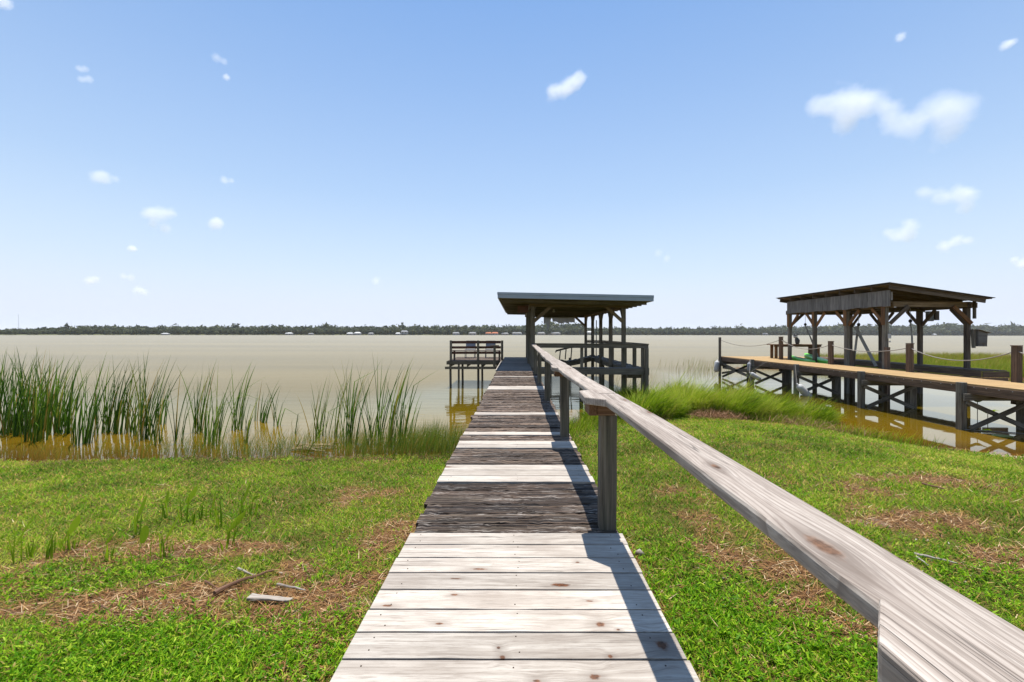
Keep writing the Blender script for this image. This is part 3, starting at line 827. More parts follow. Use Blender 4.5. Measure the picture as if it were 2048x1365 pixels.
# walkway under the roof
mb = MB(); y = 14.15
while y < 22.3:
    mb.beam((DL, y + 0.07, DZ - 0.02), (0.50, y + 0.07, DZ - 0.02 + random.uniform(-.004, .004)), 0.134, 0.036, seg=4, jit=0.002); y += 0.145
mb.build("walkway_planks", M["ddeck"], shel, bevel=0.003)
mb = MB(); mb.box((-0.70, 14.2, DZ - 0.03), (-0.655, 19.25, DZ + 0.015)); mb.build("edge_strip", M["pale"], shel)
mb = MB()
for x in (-0.58, 0.45): mb.box((x - 0.02, 14.2, DZ - 0.24), (x + 0.02, 22.3, DZ - 0.045))
mb.build("walkway_joists", M["gaz"], shel)
for y in (16.2, 19.0, 21.9):
    mb = MB(); mb.tube([(-0.6, y, -1.6), (-0.6, y, DZ - 0.05)], 0.06, 8); mb.build("piling", M["gaz"], shel)
for (x_, y_, b_, w_) in ((0.685, 17.0, 1.3, 0.04), (0.50, 20.2, 1.2, 0.10), (0.47, 17.6, 1.2, 0.10)):
    mb = MB(); mb.beam((x_, y_, b_), (x_, y_, 3.4), w_, w_, up=(0, 1, 0)); mb.build("wall_post", M["gaz"], shel)
# front catwalk with its railing, right catwalk
mb = MB(); mb.beam((0.52, 15.36, 1.09), (4.62, 15.36, 1.07), 0.045, 0.22); mb.build("front_fascia", M["gaz"], shel, bevel=0.004)
mb = MB(); mb.beam((4.63, 15.3, 1.08), (4.63, 15.62, 1.08), 0.05, 0.26); mb.beam((3.95, 15.62, 0.90), (4.5, 15.62, 0.90), 0.05, 0.16); mb.build("ledger", M["gaz"], shel)
mb = MB()
for i in range(3):
    mb.beam((0.64, 15.46 + i * 0.15, 1.18), (4.56, 15.46 + i * 0.15, 1.17), 0.14, 0.034, seg=8, jit=0.002)
y = 15.95
while y < 24.4:
    mb.beam((3.98, y, 1.15 + random.uniform(-.02, .02)), (4.58, y + random.uniform(-.06, .06), 1.16 + random.uniform(-.02, .02)), 0.13, 0.034, seg=3, jit=0.003)
    y += random.choice([0.15, 0.15, 0.16, 0.3])
mb.m = 1
for i in range(14):
    x = random.uniform(3.85, 4.4); y = random.uniform(17, 23)
    mb.beam((x, y, 1.2), (x + random.uniform(-.2, .2), y + random.uniform(.3, 1.0), 1.22 + random.uniform(0, 0.12)), 0.09, 0.025)
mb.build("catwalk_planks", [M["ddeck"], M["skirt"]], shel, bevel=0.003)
mb = MB(); mb.beam((4.56, 15.7, 1.08), (4.56, 24.5, 1.08), 0.045, 0.2); mb.beam((3.99, 16.0, 1.06), (3.99, 24.5, 1.06), 0.045, 0.18); mb.build("catwalk_joists", M["gaz"], shel)
mb = MB(); mb.beam((0.56, 15.33, 1.97), (4.63, 15.33, 1.96), 0.045, 0.125); mb.beam((0.52, 15.36, 2.05), (4.64, 15.36, 2.04), 0.15, 0.036)
mb.beam((4.56, 15.45, 2.045), (4.56, 23.0, 2.045), 0.14, 0.036); mb.beam((4.60, 15.45, 1.96), (4.60, 23.0, 1.96), 0.04, 0.11)
mb.beam((4.6, 23.05, 2.045), (3.95, 24.4, 2.045), 0.14, 0.036); mb.beam((4.6, 23.05, 1.96), (3.95, 24.4, 1.96), 0.04, 0.11)
mb.build("railing", M["gaz"], shel, bevel=0.004)
for (x, y, b, tp, w) in [(2.30, 15.44, 0.98, 1.92, 0.10), (4.46, 15.44, -0.6, 1.92, 0.10), (4.56, 15.30, -0.6, 1.90, 0.12), (4.35, 16.1, -0.6, 1.92, 0.12), (4.54, 18.2, -0.6, 1.92, 0.09), (4.54, 20.6, -0.6, 1.92, 0.09), (4.54, 23.0, -0.6, 1.92, 0.09)]:
    mb = MB(); mb.beam((x, y, b), (x, y, tp), w, w, up=(0, 1, 0), seg=3, jit=0.002); mb.build("railing_post", M["gaz"], shel, bevel=0.004)
for (x, y) in [(4.0, 18.35), (4.05, 20.5), (2.3, 15.5), (1.9, 24.6), (3.0, 24.6)]:
    mb = MB(); mb.tube([(x, y, -1.5), (x, y, 1.05)], 0.075, 9); mb.build("piling", M["gaz"], shel)
mb = MB(); mb.tube([(3.75, 20.6, 0.2), (3.76, 20.6, 3.05)], 0.022, 8); mb.build("pipe", M["boxgrey"], shel)
# collapsed rear walkway
mb = MB()
pts = [(0.65, 23.3, 1.26), (1.4, 23.3, 1.16), (2.1, 23.3, 1.02), (2.75, 23.3, 0.93), (3.3, 23.3, 1.03), (3.95, 23.3, 1.2)]
for a, b in zip(pts[:-1], pts[1:]):
    mb.beam(a, b, 0.7, 0.05, seg=4, jz=0.02, jit=0.03); mb.beam((a[0], a[1] - 0.33, a[2] - 0.12), (b[0], b[1] - 0.33, b[2] - 0.12), 0.05, 0.22)
mb.build("sagging_walkway", M["gaz"], shel)
mb = MB()
mb.beam((2.05, 23.0, 1.50), (2.95, 23.0, 1.72), 0.05, 0.09); mb.beam((2.02, 22.97, 1.42), (2.1, 22.97, 1.50), 0.1, 0.05)
for x in (2.25, 2.55, 2.85): mb.beam((x, 23.0, 1.05), (x + 0.05, 23.0, 1.52 + (x - 2.05) * 0.24), 0.05, 0.10, up=(0, 1, 0))
mb.build("broken_railing", M["gaz"], shel)
mb = MB(); mb.beam((0.95, 22.8, 1.40), (1.32, 22.8, 1.78), 0.5, 0.06); mb.beam((1.25, 22.75, 1.2), (1.33, 22.75, 1.5), 0.03, 0.05); mb.build("tilted_board", M["gaz"], shel)
# torn plastic sheet under the roof
nx, nz = 34, 8
V = []; 
for j in range(nz + 1):
    for i in range(nx + 1):
        u = i / nx
        drop = (0.12 + 0.26 * fbm(u * 7.0, 3.3, 71, 3) + (0.22 if 0.10 < u < 0.2 else 0.0)) * (1.25 if u < 0.8 else 0.95)
        if 0.23 < u < 0.27: drop *= 0.25
        V.append((1.5 + 1.75 * u, 24.45 + 0.05 * math.sin(u * 19) * (j / nz), 3.33 - drop * j / nz))
Q = [(j * (nx + 1) + i, j * (nx + 1) + i + 1, (j + 1) * (nx + 1) + i + 1, (j + 1) * (nx + 1) + i) for j in range(nz) for i in range(nx)]
o = link("torn_plastic_sheet", mesh_tris("torn_plastic_sheet", V, np.array(Q), {"rnd": np.full(len(V), 0.5), "dry": np.zeros(len(V)), "hgt": np.ones(len(V))}), M["tarp"])
sol = o.modifiers.new("thickness", 'SOLIDIFY'); sol.thickness = 0.004
tag(o, "ragged whitish plastic sheet hanging from the far roof edge of the boat shelter", "plastic sheet")

# ================================================================== SIDE PLATFORM AND BENCHES
plat = empty("side_platform", (-1.85, 20.9, 0), "square wooden platform on thin posts left of the boat shelter", "platform")
mb = MB(); y = 19.32
while y < 22.4:
    mb.beam((-3.08, y + 0.07, DZ - 0.02 + random.uniform(-.006, .006)), (-0.72, y + 0.07, DZ - 0.02), 0.134, 0.036, seg=5, jit=0.003); y += 0.146
mb.build("deck_planks", M["old"], plat, bevel=0.003)
mb = MB(); mb.beam((-3.12, 19.28, 1.105), (-0.72, 19.28, 1.11), 0.045, 0.15); mb.build("fascia", M["gaz"], plat)
mb = MB(); mb.beam((-3.2, 19.36, 0.875), (-0.9, 19.36, 0.88), 0.06, 0.11); mb.beam((-3.1, 22.3, 0.875), (-0.9, 22.3, 0.88), 0.06, 0.11)
for x in (-2.95, -2.2, -1.5, -0.9): mb.beam((x, 19.3, 1.0), (x, 22.4, 1.0), 0.045, 0.13)
mb.build("joists", M["gaz"], plat)
for x, y in ((-2.95, 19.5), (-1.72, 19.5), (-0.75, 19.5), (-2.6, 21.0), (-2.98, 22.3), (-1.75, 22.3), (-0.9, 22.3)):
    mb = MB(); mb.tube([(x, y, -1.6), (x + random.uniform(-.04, .04), y, 1.1)], 0.052, 9); mb.build("post", M["gaz"], plat)
mb = MB(); mb.beam((-0.97, 18.9, 0.9), (-0.97, 18.9, 1.86), 0.10, 0.10, up=(0, 1, 0)); mb.box((-1.16, 18.78, 1.865), (-0.78, 19.02, 1.905), axis=0); mb.beam((-1.02, 18.98, 1.05), (-1.02, 19.3, 1.05), 0.05, 0.14)
mb.build("capped_post", M["gaz"], plat)

def bench(name, y0, face, label, mat_slat):
    """long slatted bench; face = +1 seat beyond the back, -1 towards the camera"""
    b = empty(name, (-1.85, y0, DZ), label, "bench", "slatted benches on the side platform")
    for z0, z1 in ((1.955, 2.075), (1.73, 1.835), (1.49, 1.60)):
        mb = MB(); mb.beam((-2.98, y0, (z0 + z1) / 2), (-0.72, y0, (z0 + z1) / 2 + 0.01), 0.04, z1 - z0, seg=5, jit=0.002)
        mb.build("back_slat", mat_slat, b, bevel=0.004)
    for x in (-2.94, -1.73, -0.66):
        mb = MB(); mb.beam((x, y0 - 0.065, DZ), (x, y0 - 0.065, 2.10), 0.10, 0.085, up=(0, 1, 0)); mb.build("back_post", M["gaz"], b, bevel=0.004)
    mb = MB()
    for i in range(3): mb.beam((-2.9, y0 + face * (0.12 + 0.15 * i), 1.645), (-0.75, y0 + face * (0.12 + 0.15 * i), 1.645), 0.135, 0.036)
    mb.build("seat", M["drift"], b, bevel=0.003)
    for x in (-2.85, -1.78, -0.8):
        mb = MB(); mb.beam((x, y0 + face * 0.40, DZ), (x, y0 + face * 0.40, 1.625), 0.08, 0.08, up=(0, 1, 0)); mb.build("leg", M["gaz"], b)
    return b
bench("bench", 19.42, 1, "slatted red brown bench with its back to the shore on the side platform", M["redslat"])
for i, (x, lab) in enumerate(((-2.32, "grey backed patio chair behind the bench, nearer the open lake side"), (-1.32, "grey backed patio chair behind the bench, nearer the walkway"))):
    if i == 0:
        ch0 = empty("patio_chair", (x, 21.6, DZ), lab, "chair", "patio chairs behind the bench")
        mb = MB(); mb.box((x - 0.24, 21.35, 1.60), (x + 0.24, 21.83, 1.635)); mb.build("seat", M["chair"], ch0)
        mb = MB(); mb.beam((x, 21.84, 1.70), (x, 21.93, 2.05), 0.47, 0.03, up=(0, 1, 0)); mb.build("backrest", M["chair"], ch0)
        for sx in (-0.23, 0.23):
            for yy, tp in ((21.38, 1.6), (21.82, 2.0)):
                mb = MB(); mb.tube([(x + sx, yy, DZ), (x + sx, yy + (0.08 if tp > 1.8 else 0), tp)], 0.016, 8); mb.build("leg", M["boxgrey"], ch0)
    else:
        c = ch0.copy(); COL.objects.link(c); c.location.x = x; c["label"] = lab
        for p in list(ch0.children):
            q = p.copy(); COL.objects.link(q); q.parent = c; q.matrix_parent_inverse = p.matrix_parent_inverse.copy()

# ================================================================== NEIGHBOUR'S DOCK
DK = 1.17
XL, XR, YE = 11.35, 13.0, 24.2
dock = empty("neighbour_dock", (12.2, 14, 0), "long tan decked dock on braced square posts at the right", "dock")
def tan_deck(x0, x1, y0, y1, name="deck"):
    mb = MB(); y = y0
    while y < y1 - 0.01:
        e = min(y + 0.14, y1)
        mb.beam((x0, (y + e) / 2, DK - 0.019), (x1, (y + e) / 2, DK - 0.019), e - y - 0.004, 0.038); y = e
    return mb.build(name, M["tan"], dock)
tan_deck(XL, XR, 3.0, YE)
tan_deck(XR + 0.01, 15.7, 21.9, YE, "deck")
for x in (XL - 0.022, XR - 0.05):
    mb = MB(); y = 3.0
    while y < YE:
        e = min(y + 3.29, YE); mb.beam((x, y + 0.004, DK - 0.145), (x, e - 0.004, DK - 0.145), 0.042, 0.205); y = e
    if x < 12:
        mb.m = 1
        for y in np.arange(8.8, 22, 0.28): mb.tube([(x - 0.026, y, DK - 0.07), (x - 0.020, y, DK - 0.07)], 0.010, 6)
    mb.build("fascia", [M["fascia"], M["white"]], dock, bevel=0.004)
mb = MB(); mb.beam((XL - 0.04, YE + 0.03, DK - 0.14), (15.7, YE + 0.03, DK - 0.14), 0.042, 0.205); mb.beam((XR + 0.02, 21.87, DK - 0.14), (15.7, 21.87, DK - 0.14), 0.042, 0.205)
for x in (11.75, 12.2, 12.6): mb.beam((x, 3.0, DK - 0.14), (x, YE, DK - 0.14), 0.04, 0.18)
mb.build("joists", M["fascia"], dock)
BENTS = [7.7, 11.0, 14.2, 17.5, 20.8, 24.1]
for i, y in enumerate(BENTS):
    for x, tp in ((XL - 0.11, DK + 0.03 if i < 5 else 2.23), (12.92, DK - 0.26)):
        mb = MB(); w = 0.15 if i < 5 else 0.11
        xb = x if x < 12 else 12.85
        if x > 12: w = 0.24 if i < 5 else 0.15
        mb.beam((xb, y, -1.2), (xb, y, tp), w, w if x < 12 else 0.2, up=(0, 1, 0), seg=4, jit=0.002)
        mb.build("pile", M["pile"], dock, bevel=0.006)
    mb = MB(); mb.beam((XL - 0.2, y - 0.13 - 0.02, DK - 0.33), (13.02, y - 0.15, DK - 0.33), 0.045, 0.17); mb.build("cross_beam", M["pile"], dock)
    mb = MB(); mb.beam((XL - 0.10, y - 0.12, 0.72), (12.85, y - 0.12, 0.03), 0.04, 0.11); mb.build("cross_brace", M["pile"], dock)
    mb = MB(); mb.beam((XL - 0.05, y - 0.165, 0.06), (12.85, y - 0.165, 0.74), 0.04, 0.11); mb.build("cross_brace", M["pile"], dock)
for (ya, yb) in ((20.8, 24.1),):
    for z0, z1 in ((0.78, 0.25), (0.25, 0.78)):
        mb = MB(); mb.beam((XL + 0.02, ya, z0), (XL + 0.02, yb, z1), 0.04, 0.11); mb.build("cross_brace", M["pile"], dock)
    mb = MB(); mb.beam((XL + 0.06, ya, 0.55), (XL + 0.06, yb, 0.55), 0.04, 0.10); mb.build("cross_brace", M["pile"], dock)
ROPEP = [(12.92, 7.9, 2.10), (12.92, 11.25, 2.10), (12.92, 14.3, 2.09), (12.92, 17.9, 2.10), (12.9, 21.25, 2.26)]
for (x, y, tp) in ROPEP:
    mb = MB(); mb.beam((x, y, 0.6), (x + random.uniform(-.01, .01), y, tp), 0.145, 0.145, up=(0, 1, 0), seg=3, jit=0.002); mb.box((x - 0.08, y - 0.08, tp + 0.002), (x + 0.08, y + 0.08, tp + 0.03))
    mb.build("rope_post", M["fascia"], dock, bevel=0.006)
for i, (x, y) in enumerate([(13.28, 15.6), (13.35, 17.3)]):
    mb = MB(); mb.beam((x, y, -1.0), (x, y, 1.95 if i == 0 else 1.75), 0.12, 0.12, up=(0, 1, 0)); mb.build("short_post", M["shed"] if i else M["fascia"], dock, bevel=0.005)
def rope(a, b, sag, label, r=0.014):
    pts = []
    for k in range(15):
        u = k / 14; p = Vector(a).lerp(Vector(b), u); p.z -= sag * 4 * u * (1 - u); pts.append(p)
    mb = MB(); mb.tube(pts, r, 6)
    return tag(mb.build("dock_rope", M["rope"], None, smooth=True), label, "rope", "ropes slung between the dock posts")
rp = [(x - 0.02, y, z - 0.12) for x, y, z in ROPEP]
ends = [(XL - 0.11, 24.1, 2.1)]
rope(rp[0], rp[1], 0.30, "sagging rope leaving the photo at the right from the nearest dock post")
rope(rp[1], rp[2], 0.33, "long sagging rope in front of the shed's right posts and nest box")
rope(rp[2], rp[3], 0.20, "sagging rope in front of the hanging crossed straps")
rope(rp[3], rp[4], 0.31, "sagging rope in front of the brown table")
rope(rp[4], ends[0], 0.34, "rope slung to the last corner post at the lake end of the dock")
rope((12.95, 21.2, 2.12), (13.42, 21.4, 1.98), 0.05, "short rope end tied to the back corner shed post", 0.012)

# fenders
def fender(x, y, z, ang, L, mat, label, tie):
    f = empty("boat_fender", (x, y, z), label, "boat fender", "boat fenders hung along the dock")
    R_ = L * 0.19
    prof = [(-0.5, 0.10), (-0.47, 0.42), (-0.40, 0.85), (-0.32, 1.0), (0.32, 1.0), (0.40, 0.85), (0.46, 0.45), (0.50, 0.22), (0.57, 0.2)]
    d = Vector(ang).normalized()
    mb = MB(); mb.tube([Vector((x, y, z)) + d * (s * L) for s, _ in prof], 0.1, 14, radii=[r * R_ for _, r in prof])
    mb.build("body", mat, f, smooth=True)
    mb = MB()
    for tp in tie: mb.tube([Vector((x, y, z)) + d * (0.56 * L), Vector(tp)], 0.009, 6)
    mb.build("tie_line", M["rope"], f)
fender(XL - 0.33, 24.0, 0.62, (0.12, 0, 1), 0.66, M["white"], "white fender hanging upright from the last dock post", [(XL - 0.18, 24.1, 1.1)])
fender(XL - 0.27, 20.75, 0.83, (0.0, 0, 1), 0.46, M["greyvinyl"], "small grey fender hanging upright against a dock post", [(XL - 0.2, 20.8, 1.2)])
fender(XL - 0.38, 20.0, 0.46, (-0.80, 0.1, 0.52), 0.56, M["white"], "white fender hung aslant on two lines below the dock edge", [(XL - 0.35, 20.5, 1.2), (XL - 0.06, 19.6, 1.2)])
fender(XL - 0.12, 17.0, 0.16, (-0.62, 0.1, 0.72), 0.72, M["white"], "large white fender tilted low over the water beside tall grass", [(XL - 0.19, 17.45, 1.18)])

# ================================================================== BOAT SHED
shed = empty("boat_shed", (14.9, 18.6, 0), "dark timber boat shed with sloping roof and silver plank skirt behind the dock", "boat shed")
SY = [15.85, 17.7, 19.6, 21.4]
SXL, SXR = 13.42, 16.4
def sroof(x): return 4.20 - (x - 13.1) * (4.20 - 3.69) / (16.66 - 13.1)
mb = MB()
n0 = 12
for i in range(n0):
    a = 15.25 + (21.85 - 15.25) * i / n0; b = a + 0.55 - 0.004
    mb.beam((13.08, (a + b) / 2, sroof(13.08) - 0.02), (16.66, (a + b) / 2, sroof(16.66) - 0.02), b - a, 0.028)
sr = mb.build("roof", M["shed"], shed)
mb = MB(); mb.raw([(13.02, 15.2, sroof(13.02) + 0.004), (16.72, 15.2, sroof(16.72) + 0.004), (16.72, 21.9, sroof(16.72) + 0.004), (13.02, 21.9, sroof(13.02) + 0.004),
                   (13.02, 15.2, sroof(13.02) + 0.022), (16.72, 15.2, sroof(16.72) + 0.022), (16.72, 21.9, sroof(16.72) + 0.022), (13.02, 21.9, sroof(13.02) + 0.022)],
                  [(3, 2, 1, 0), (4, 5, 6, 7), (0, 1, 5, 4), (1, 2, 6, 5), (2, 3, 7, 6), (3, 0, 4, 7)])
mb.build("roof_felt", M["roofing"], sr)
mb = MB()
for y in np.linspace(15.33, 21.7, 9):
    mb.beam((13.12, y, sroof(13.12) - 0.115), (16.5, y, sroof(16.5) - 0.115), 0.04, 0.155)
mb.build("rafters", M["shed"], sr)
mb = MB()
for i in range(18):
    a = 15.5 + (21.42 - 15.5) * i / 18; b = a + (21.42 - 15.5) / 18
    mb.beam((13.30, (a + b) / 2, 3.42 + random.uniform(-.02, .015)), (13.30, (a + b) / 2, 3.99), 0.02, b - a - 0.006, up=(0, 1, 0))
mb.build("skirt_boards", M["skirt"], shed)
mb = MB(); mb.beam((13.33, 15.47, 3.62), (13.33, 15.47, 3.92), 0.04, 0.04); mb.build("skirt_trim", M["skirt"], shed)
for x, nm in ((SXL, 0), (SXR, 1)):
    for i, y in enumerate(SY):
        mb = MB(); mb.beam((x, y, -1.3), (x, y, 3.62 if nm == 0 else 3.60), 0.13, 0.135, up=(0, 1, 0), seg=4, jit=0.003)
        post = mb.build("post", M["pile"] if nm == 0 else M["shed"], shed, bevel=0.006)
        b2 = MB(); b2.box((x - 0.10, y - 0.075, 2.75 if nm == 0 else 2.85), (x - 0.079, y + 0.075, 3.43)); b2.build("side_plate", M["brace"] if nm == 0 else M["shed"], post)
        for dy in ((0.62,) if i == 0 else ((-0.62,) if i == 3 else (-0.62, 0.62))):
            b2 = MB(); b2.beam((x + 0.02, y + 0.1 * dy, 2.78), (x + 0.02, y + dy, 3.37), 0.045, 0.12); b2.build("knee_brace", M["brace"] if nm == 0 else M["shed"], post, bevel=0.003)
    mb = MB()
    for dx in (-0.095, 0.095) if nm else (0.095,): mb.beam((x + dx, 15.6, 3.46), (x + dx, 21.5, 3.46), 0.04, 0.19)
    mb.build("side_beam", M["tanbeam"] if nm == 0 else M["shed"], shed)
mb = MB(); mb.beam((SXL - 0.12, 15.745, 3.50), (SXR + 0.16, 15.745, 3.49), 0.045, 0.19); mb.build("front_beam", M["tanbeam"], shed, bevel=0.004)
mb = MB(); mb.beam((SXL - 0.12, 17.6, 3.42), (SXR + 0.1, 17.6, 3.42), 0.045, 0.17); mb.beam((SXL - 0.12, 21.5, 3.46), (SXR + 0.1, 21.5, 3.46), 0.045, 0.19); mb.build("tie_beam", M["shed"], shed)
for x, s_, mt in ((SXL, 1, "shed"), (SXR, -1, "brace")):
    for y in (15.79, 21.4):
        mb = MB(); mb.beam((x + s_ * 0.02, y - 0.12 if y < 17 else y, 2.80), (x + s_ * 0.68, y - 0.12 if y < 17 else y, 3.42), 0.045, 0.13); mb.build("knee_brace", M[mt], shed, bevel=0.003)
mb = MB(); mb.beam((SXR + 0.13, 15.72, 2.98), (SXR + 0.13, 15.72, 3.62), 0.05, 0.09); mb.beam((SXR + 0.1, 15.72, 1.92), (SXR + 0.1, 15.72, 2.58), 0.05, 0.10); mb.build("nailed_board", M["pile"], shed)
mb = MB()
for x0 in (15.9, 16.05, 16.2, 16.52, 16.66): mb.beam((x0, 14.85, 1.165), (x0, 24.0, 1.165), 0.142, 0.036, seg=6, jit=0.002)
mb.build("side_catwalk", M["fascia"], shed, bevel=0.003)
mb = MB()
mb.beam((15.82, 14.82, 1.05), (15.82, 24.0, 1.05), 0.042, 0.19); mb.beam((15.80, 14.82, 0.845), (15.80, 24.0, 0.845), 0.042, 0.19)
mb.beam((15.85, 14.80, 1.05), (16.74, 14.80, 1.05), 0.042, 0.19); mb.beam((15.85, 14.80, 0.845), (16.7, 14.80, 0.845), 0.042, 0.17)
mb.beam((13.6, 17.5, 0.80), (16.3, 17.5, 0.80), 0.05, 0.15); mb.beam((13.6, 21.3, 0.9), (16.3, 21.3, 0.9), 0.05, 0.2)
mb.beam((13.55, 15.0, 1.0), (13.55, 21.8, 1.0), 0.05, 0.19)
mb.build("catwalk_fascia", M["fascia"], shed, bevel=0.003)

# things fixed to or hung in the shed
nb_ = empty("nest_box", (16.74, 15.72, 1.98), "grey wooden nest box with slanted lid fixed to the shed's nearest right post", "nest box")
mb = MB(); mb.prism([(0, 0)], 0, 0) if False else None
mb = MB(); mb.raw([(16.56, 15.60, 1.98), (16.86, 15.60, 1.98), (16.88, 15.60, 2.47), (16.54, 15.60, 2.56), (16.56, 15.86, 1.98), (16.86, 15.86, 1.98), (16.88, 15.86, 2.47), (16.54, 15.86, 2.56)],
                  [(0, 1, 2, 3), (7, 6, 5, 4), (0, 4, 5, 1), (1, 5, 6, 2), (2, 6, 7, 3), (3, 7, 4, 0)])
mb.build("box", M["skirt"], nb_)
mb = MB(); mb.beam((16.50, 15.72, 2.585), (16.96, 15.72, 2.465), 0.34, 0.022); mb.build("lid", M["shed"], nb_)
mb = MB(); mb.box((16.57, 15.588, 2.09), (16.85, 15.598, 2.11)); mb.box((16.73, 15.588, 2.0), (16.755, 15.598, 2.09)); mb.build("cleat", M["shed"], nb_)
eb = empty("switch_box", (16.55, 17.6, 3.1), "grey switch box under the roof on the shed's second right post", "switch box")
mb = MB(); mb.box((16.50, 17.44, 2.94), (16.72, 17.58, 3.34)); mb.build("housing", M["boxgrey"], eb, bevel=0.012)
mb = MB(); mb.box((16.74, 17.40, 2.98), (16.90, 17.56, 3.35)); mb.build("motor_cover", M["shed"], eb, bevel=0.01)
mb = MB(); mb.tube([(16.5, 17.43, 3.25), (16.1, 17.43, 3.38), (15.0, 17.43, 3.33), (14.2, 17.43, 3.38)], 0.016, 6); mb.build("conduit", M["boxgrey"], eb)
oc = empty("outlet_box", (13.3, 15.9, 2.2), "small white outlet box on the brown post beside the front shed post", "outlet box")
mb = MB(); mb.box((13.24, 15.50, 2.26), (13.34, 15.535, 2.42)); mb.build("cover", M["white"], oc, bevel=0.006)
mb = MB(); mb.box((13.265, 15.495, 2.12), (13.315, 15.52, 2.18)); mb.build("switch", M["white"], oc)
def hoist(x, y, ztop, zball, label, straps):
    h = empty("lift_sling", (x, y, zball), label, "sling", "boat lift slings hanging in the shed")
    mb = MB(); mb.tube([(x, y, ztop), (x, y, zball)], 0.008, 6); mb.build("cable", M["cable"], h)
    mb = MB(); mb.tube([(x, y, zball - 0.07), (x, y, zball - 0.05), (x, y, zball), (x, y, zball + 0.05), (x, y, zball + 0.07)], 0.06, 10, radii=[0.012, 0.045, 0.06, 0.045, 0.012]); mb.build("ball", M["black"], h, smooth=True)
    for (a, b, w) in straps:
        mb = MB(); mb.beam(a, b, w, 0.012, up=(0, 1, 0)); mb.build("strap", M["strap"], h)
hoist(14.05, 21.2, 3.4, 2.88, "long thin sling hanging behind the table with the bird decoy", [((14.05, 21.2, 2.8), (14.15, 21.0, 2.3), 0.05), ((14.15, 21.0, 2.3), (14.35, 20.6, 1.1), 0.07)])
hoist(13.9, 17.7, 3.35, 2.80, "pale crossed slings hanging in a V between the shed posts", [((13.88, 17.7, 2.75), (13.62, 17.6, 1.2), 0.09), ((13.76, 17.7, 2.72), (14.2, 17.2, 1.15), 0.13)])
hoist(15.1, 16.7, 3.4, 2.92, "dark twisted sling hanging near the front of the shed", [((15.1, 16.7, 2.85), (14.98, 16.5, 2.35), 0.05), ((14.98, 16.5, 2.35), (14.75, 16.2, 1.2), 0.07)])

# table with decoy, kayaks
tb = empty("work_table", (14.3, 22.4, DK), "brown wooden table at the lake end of the tan dock", "table")
mb = MB()
for i in range(3): mb.beam((13.05, 22.25 + i * 0.2, 1.87), (15.55, 22.25 + i * 0.2, 1.87), 0.19, 0.04)
mb.build("tabletop", M["block"], tb, bevel=0.004)
mb = MB(); mb.beam((13.1, 22.17, 1.81), (15.5, 22.17, 1.81), 0.04, 0.10); mb.build("apron", M["brace"], tb)
for x in (13.25, 15.4):
    for y in (22.24, 22.62):
        mb = MB(); mb.beam((x, y, DK), (x, y, 1.85), 0.12, 0.09, up=(0, 1, 0)); mb.build("leg", M["brace"], tb, bevel=0.004)
mb = MB(); mb.box((14.95, 22.3, DK), (15.3, 22.34, 1.8)); mb.build("side_panel", M["fascia"], tb)
bd = empty("bird_decoy", (14.4, 22.4, 1.89), "dark bird decoy with white head band standing on the table", "decoy")
mb = MB(); mb.tube([(14.42, 22.4, 1.892), (14.44, 22.4, 1.97), (14.44, 22.4, 2.08), (14.40, 22.4, 2.18), (14.36, 22.4, 2.23)], 0.1, 14, radii=[0.06, 0.10, 0.115, 0.09, 0.05]); mb.build("body", M["owl"], bd, smooth=True)
mb = MB(); mb.tube([(14.35, 22.4, 2.21), (14.34, 22.4, 2.26), (14.34, 22.4, 2.31)], 0.1, 12, radii=[0.05, 0.10, 0.10]); mb.build("head_band", M["white"], bd, smooth=True)
mb = MB(); mb.tube([(14.33, 22.4, 2.312), (14.33, 22.4, 2.36), (14.33, 22.4, 2.385)], 0.1, 12, radii=[0.10, 0.085, 0.03]); mb.beam((14.27, 22.36, 2.37), (14.25, 22.36, 2.43), 0.03, 0.03); mb.beam((14.40, 22.36, 2.37), (14.41, 22.36, 2.43), 0.03, 0.03); mb.build("crown", M["owl"], bd)
mb = MB(); mb.box((14.28, 22.3, 1.891), (14.62, 22.5, 1.905)); mb.build("base", M["fascia"], bd)
def kayak(p0, p1, w, label):
    kk = empty("kayak", ((Vector(p0) + Vector(p1)) / 2), label, "kayak", "lime green kayaks in the slip")
    p0, p1 = Vector(p0), Vector(p1); t = (p1 - p0).normalized(); L = (p1 - p0).length
    s = t.cross(Vector((0, 0, 1))).normalized(); u = s.cross(t)
    mb = MB(); st = [(0, .04, .0), (.06, .35, .02), (.2, .8, .0), (.5, 1, 0), (.8, .8, 0), (.94, .35, .02), (1, .04, .0)]
    vs = []; gs = []; fs = []
    for a, ww, lift in st:
        q = p0 + t * (a * L)
        for c, d in ((-1, 0.05), (-0.8, -0.10), (0, -0.16), (0.8, -0.10), (1, 0.05), (0.6, 0.09), (-0.6, 0.09)):
            vs.append(q + s * (c * ww * w / 2) + u * (d + lift))
    for i in range(len(st) - 1):
        for e in range(7): fs.append((i * 7 + e, i * 7 + (e + 1) % 7, (i + 1) * 7 + (e + 1) % 7, (i + 1) * 7 + e))
    fs.append(tuple(range(6, -1, -1))); fs.append(tuple(range((len(st) - 1) * 7, len(st) * 7)))
    mb.raw(vs, fs); mb.build("hull", M["lime"], kk, smooth=False, bevel=0.01)
    mb = MB(); c = p0 + t * (L * 0.42) + u * 0.092; mb.tube([c - t * 0.3, c + t * 0.3], 0.1, 10, radii=[0.12, 0.12]) if False else mb.beam(c - t * 0.35, c + t * 0.35, w * 0.5, 0.012); mb.build("cockpit", M["black"], kk)
kayak((14.55, 22.0, 1.36), (13.28, 18.4, 1.16), 0.46, "large lime green kayak sloping beside the brown table")
kayak((13.7, 21.75, 1.24), (13.18, 19.2, 1.12), 0.34, "small lime green kayak half hidden behind the dock edge")

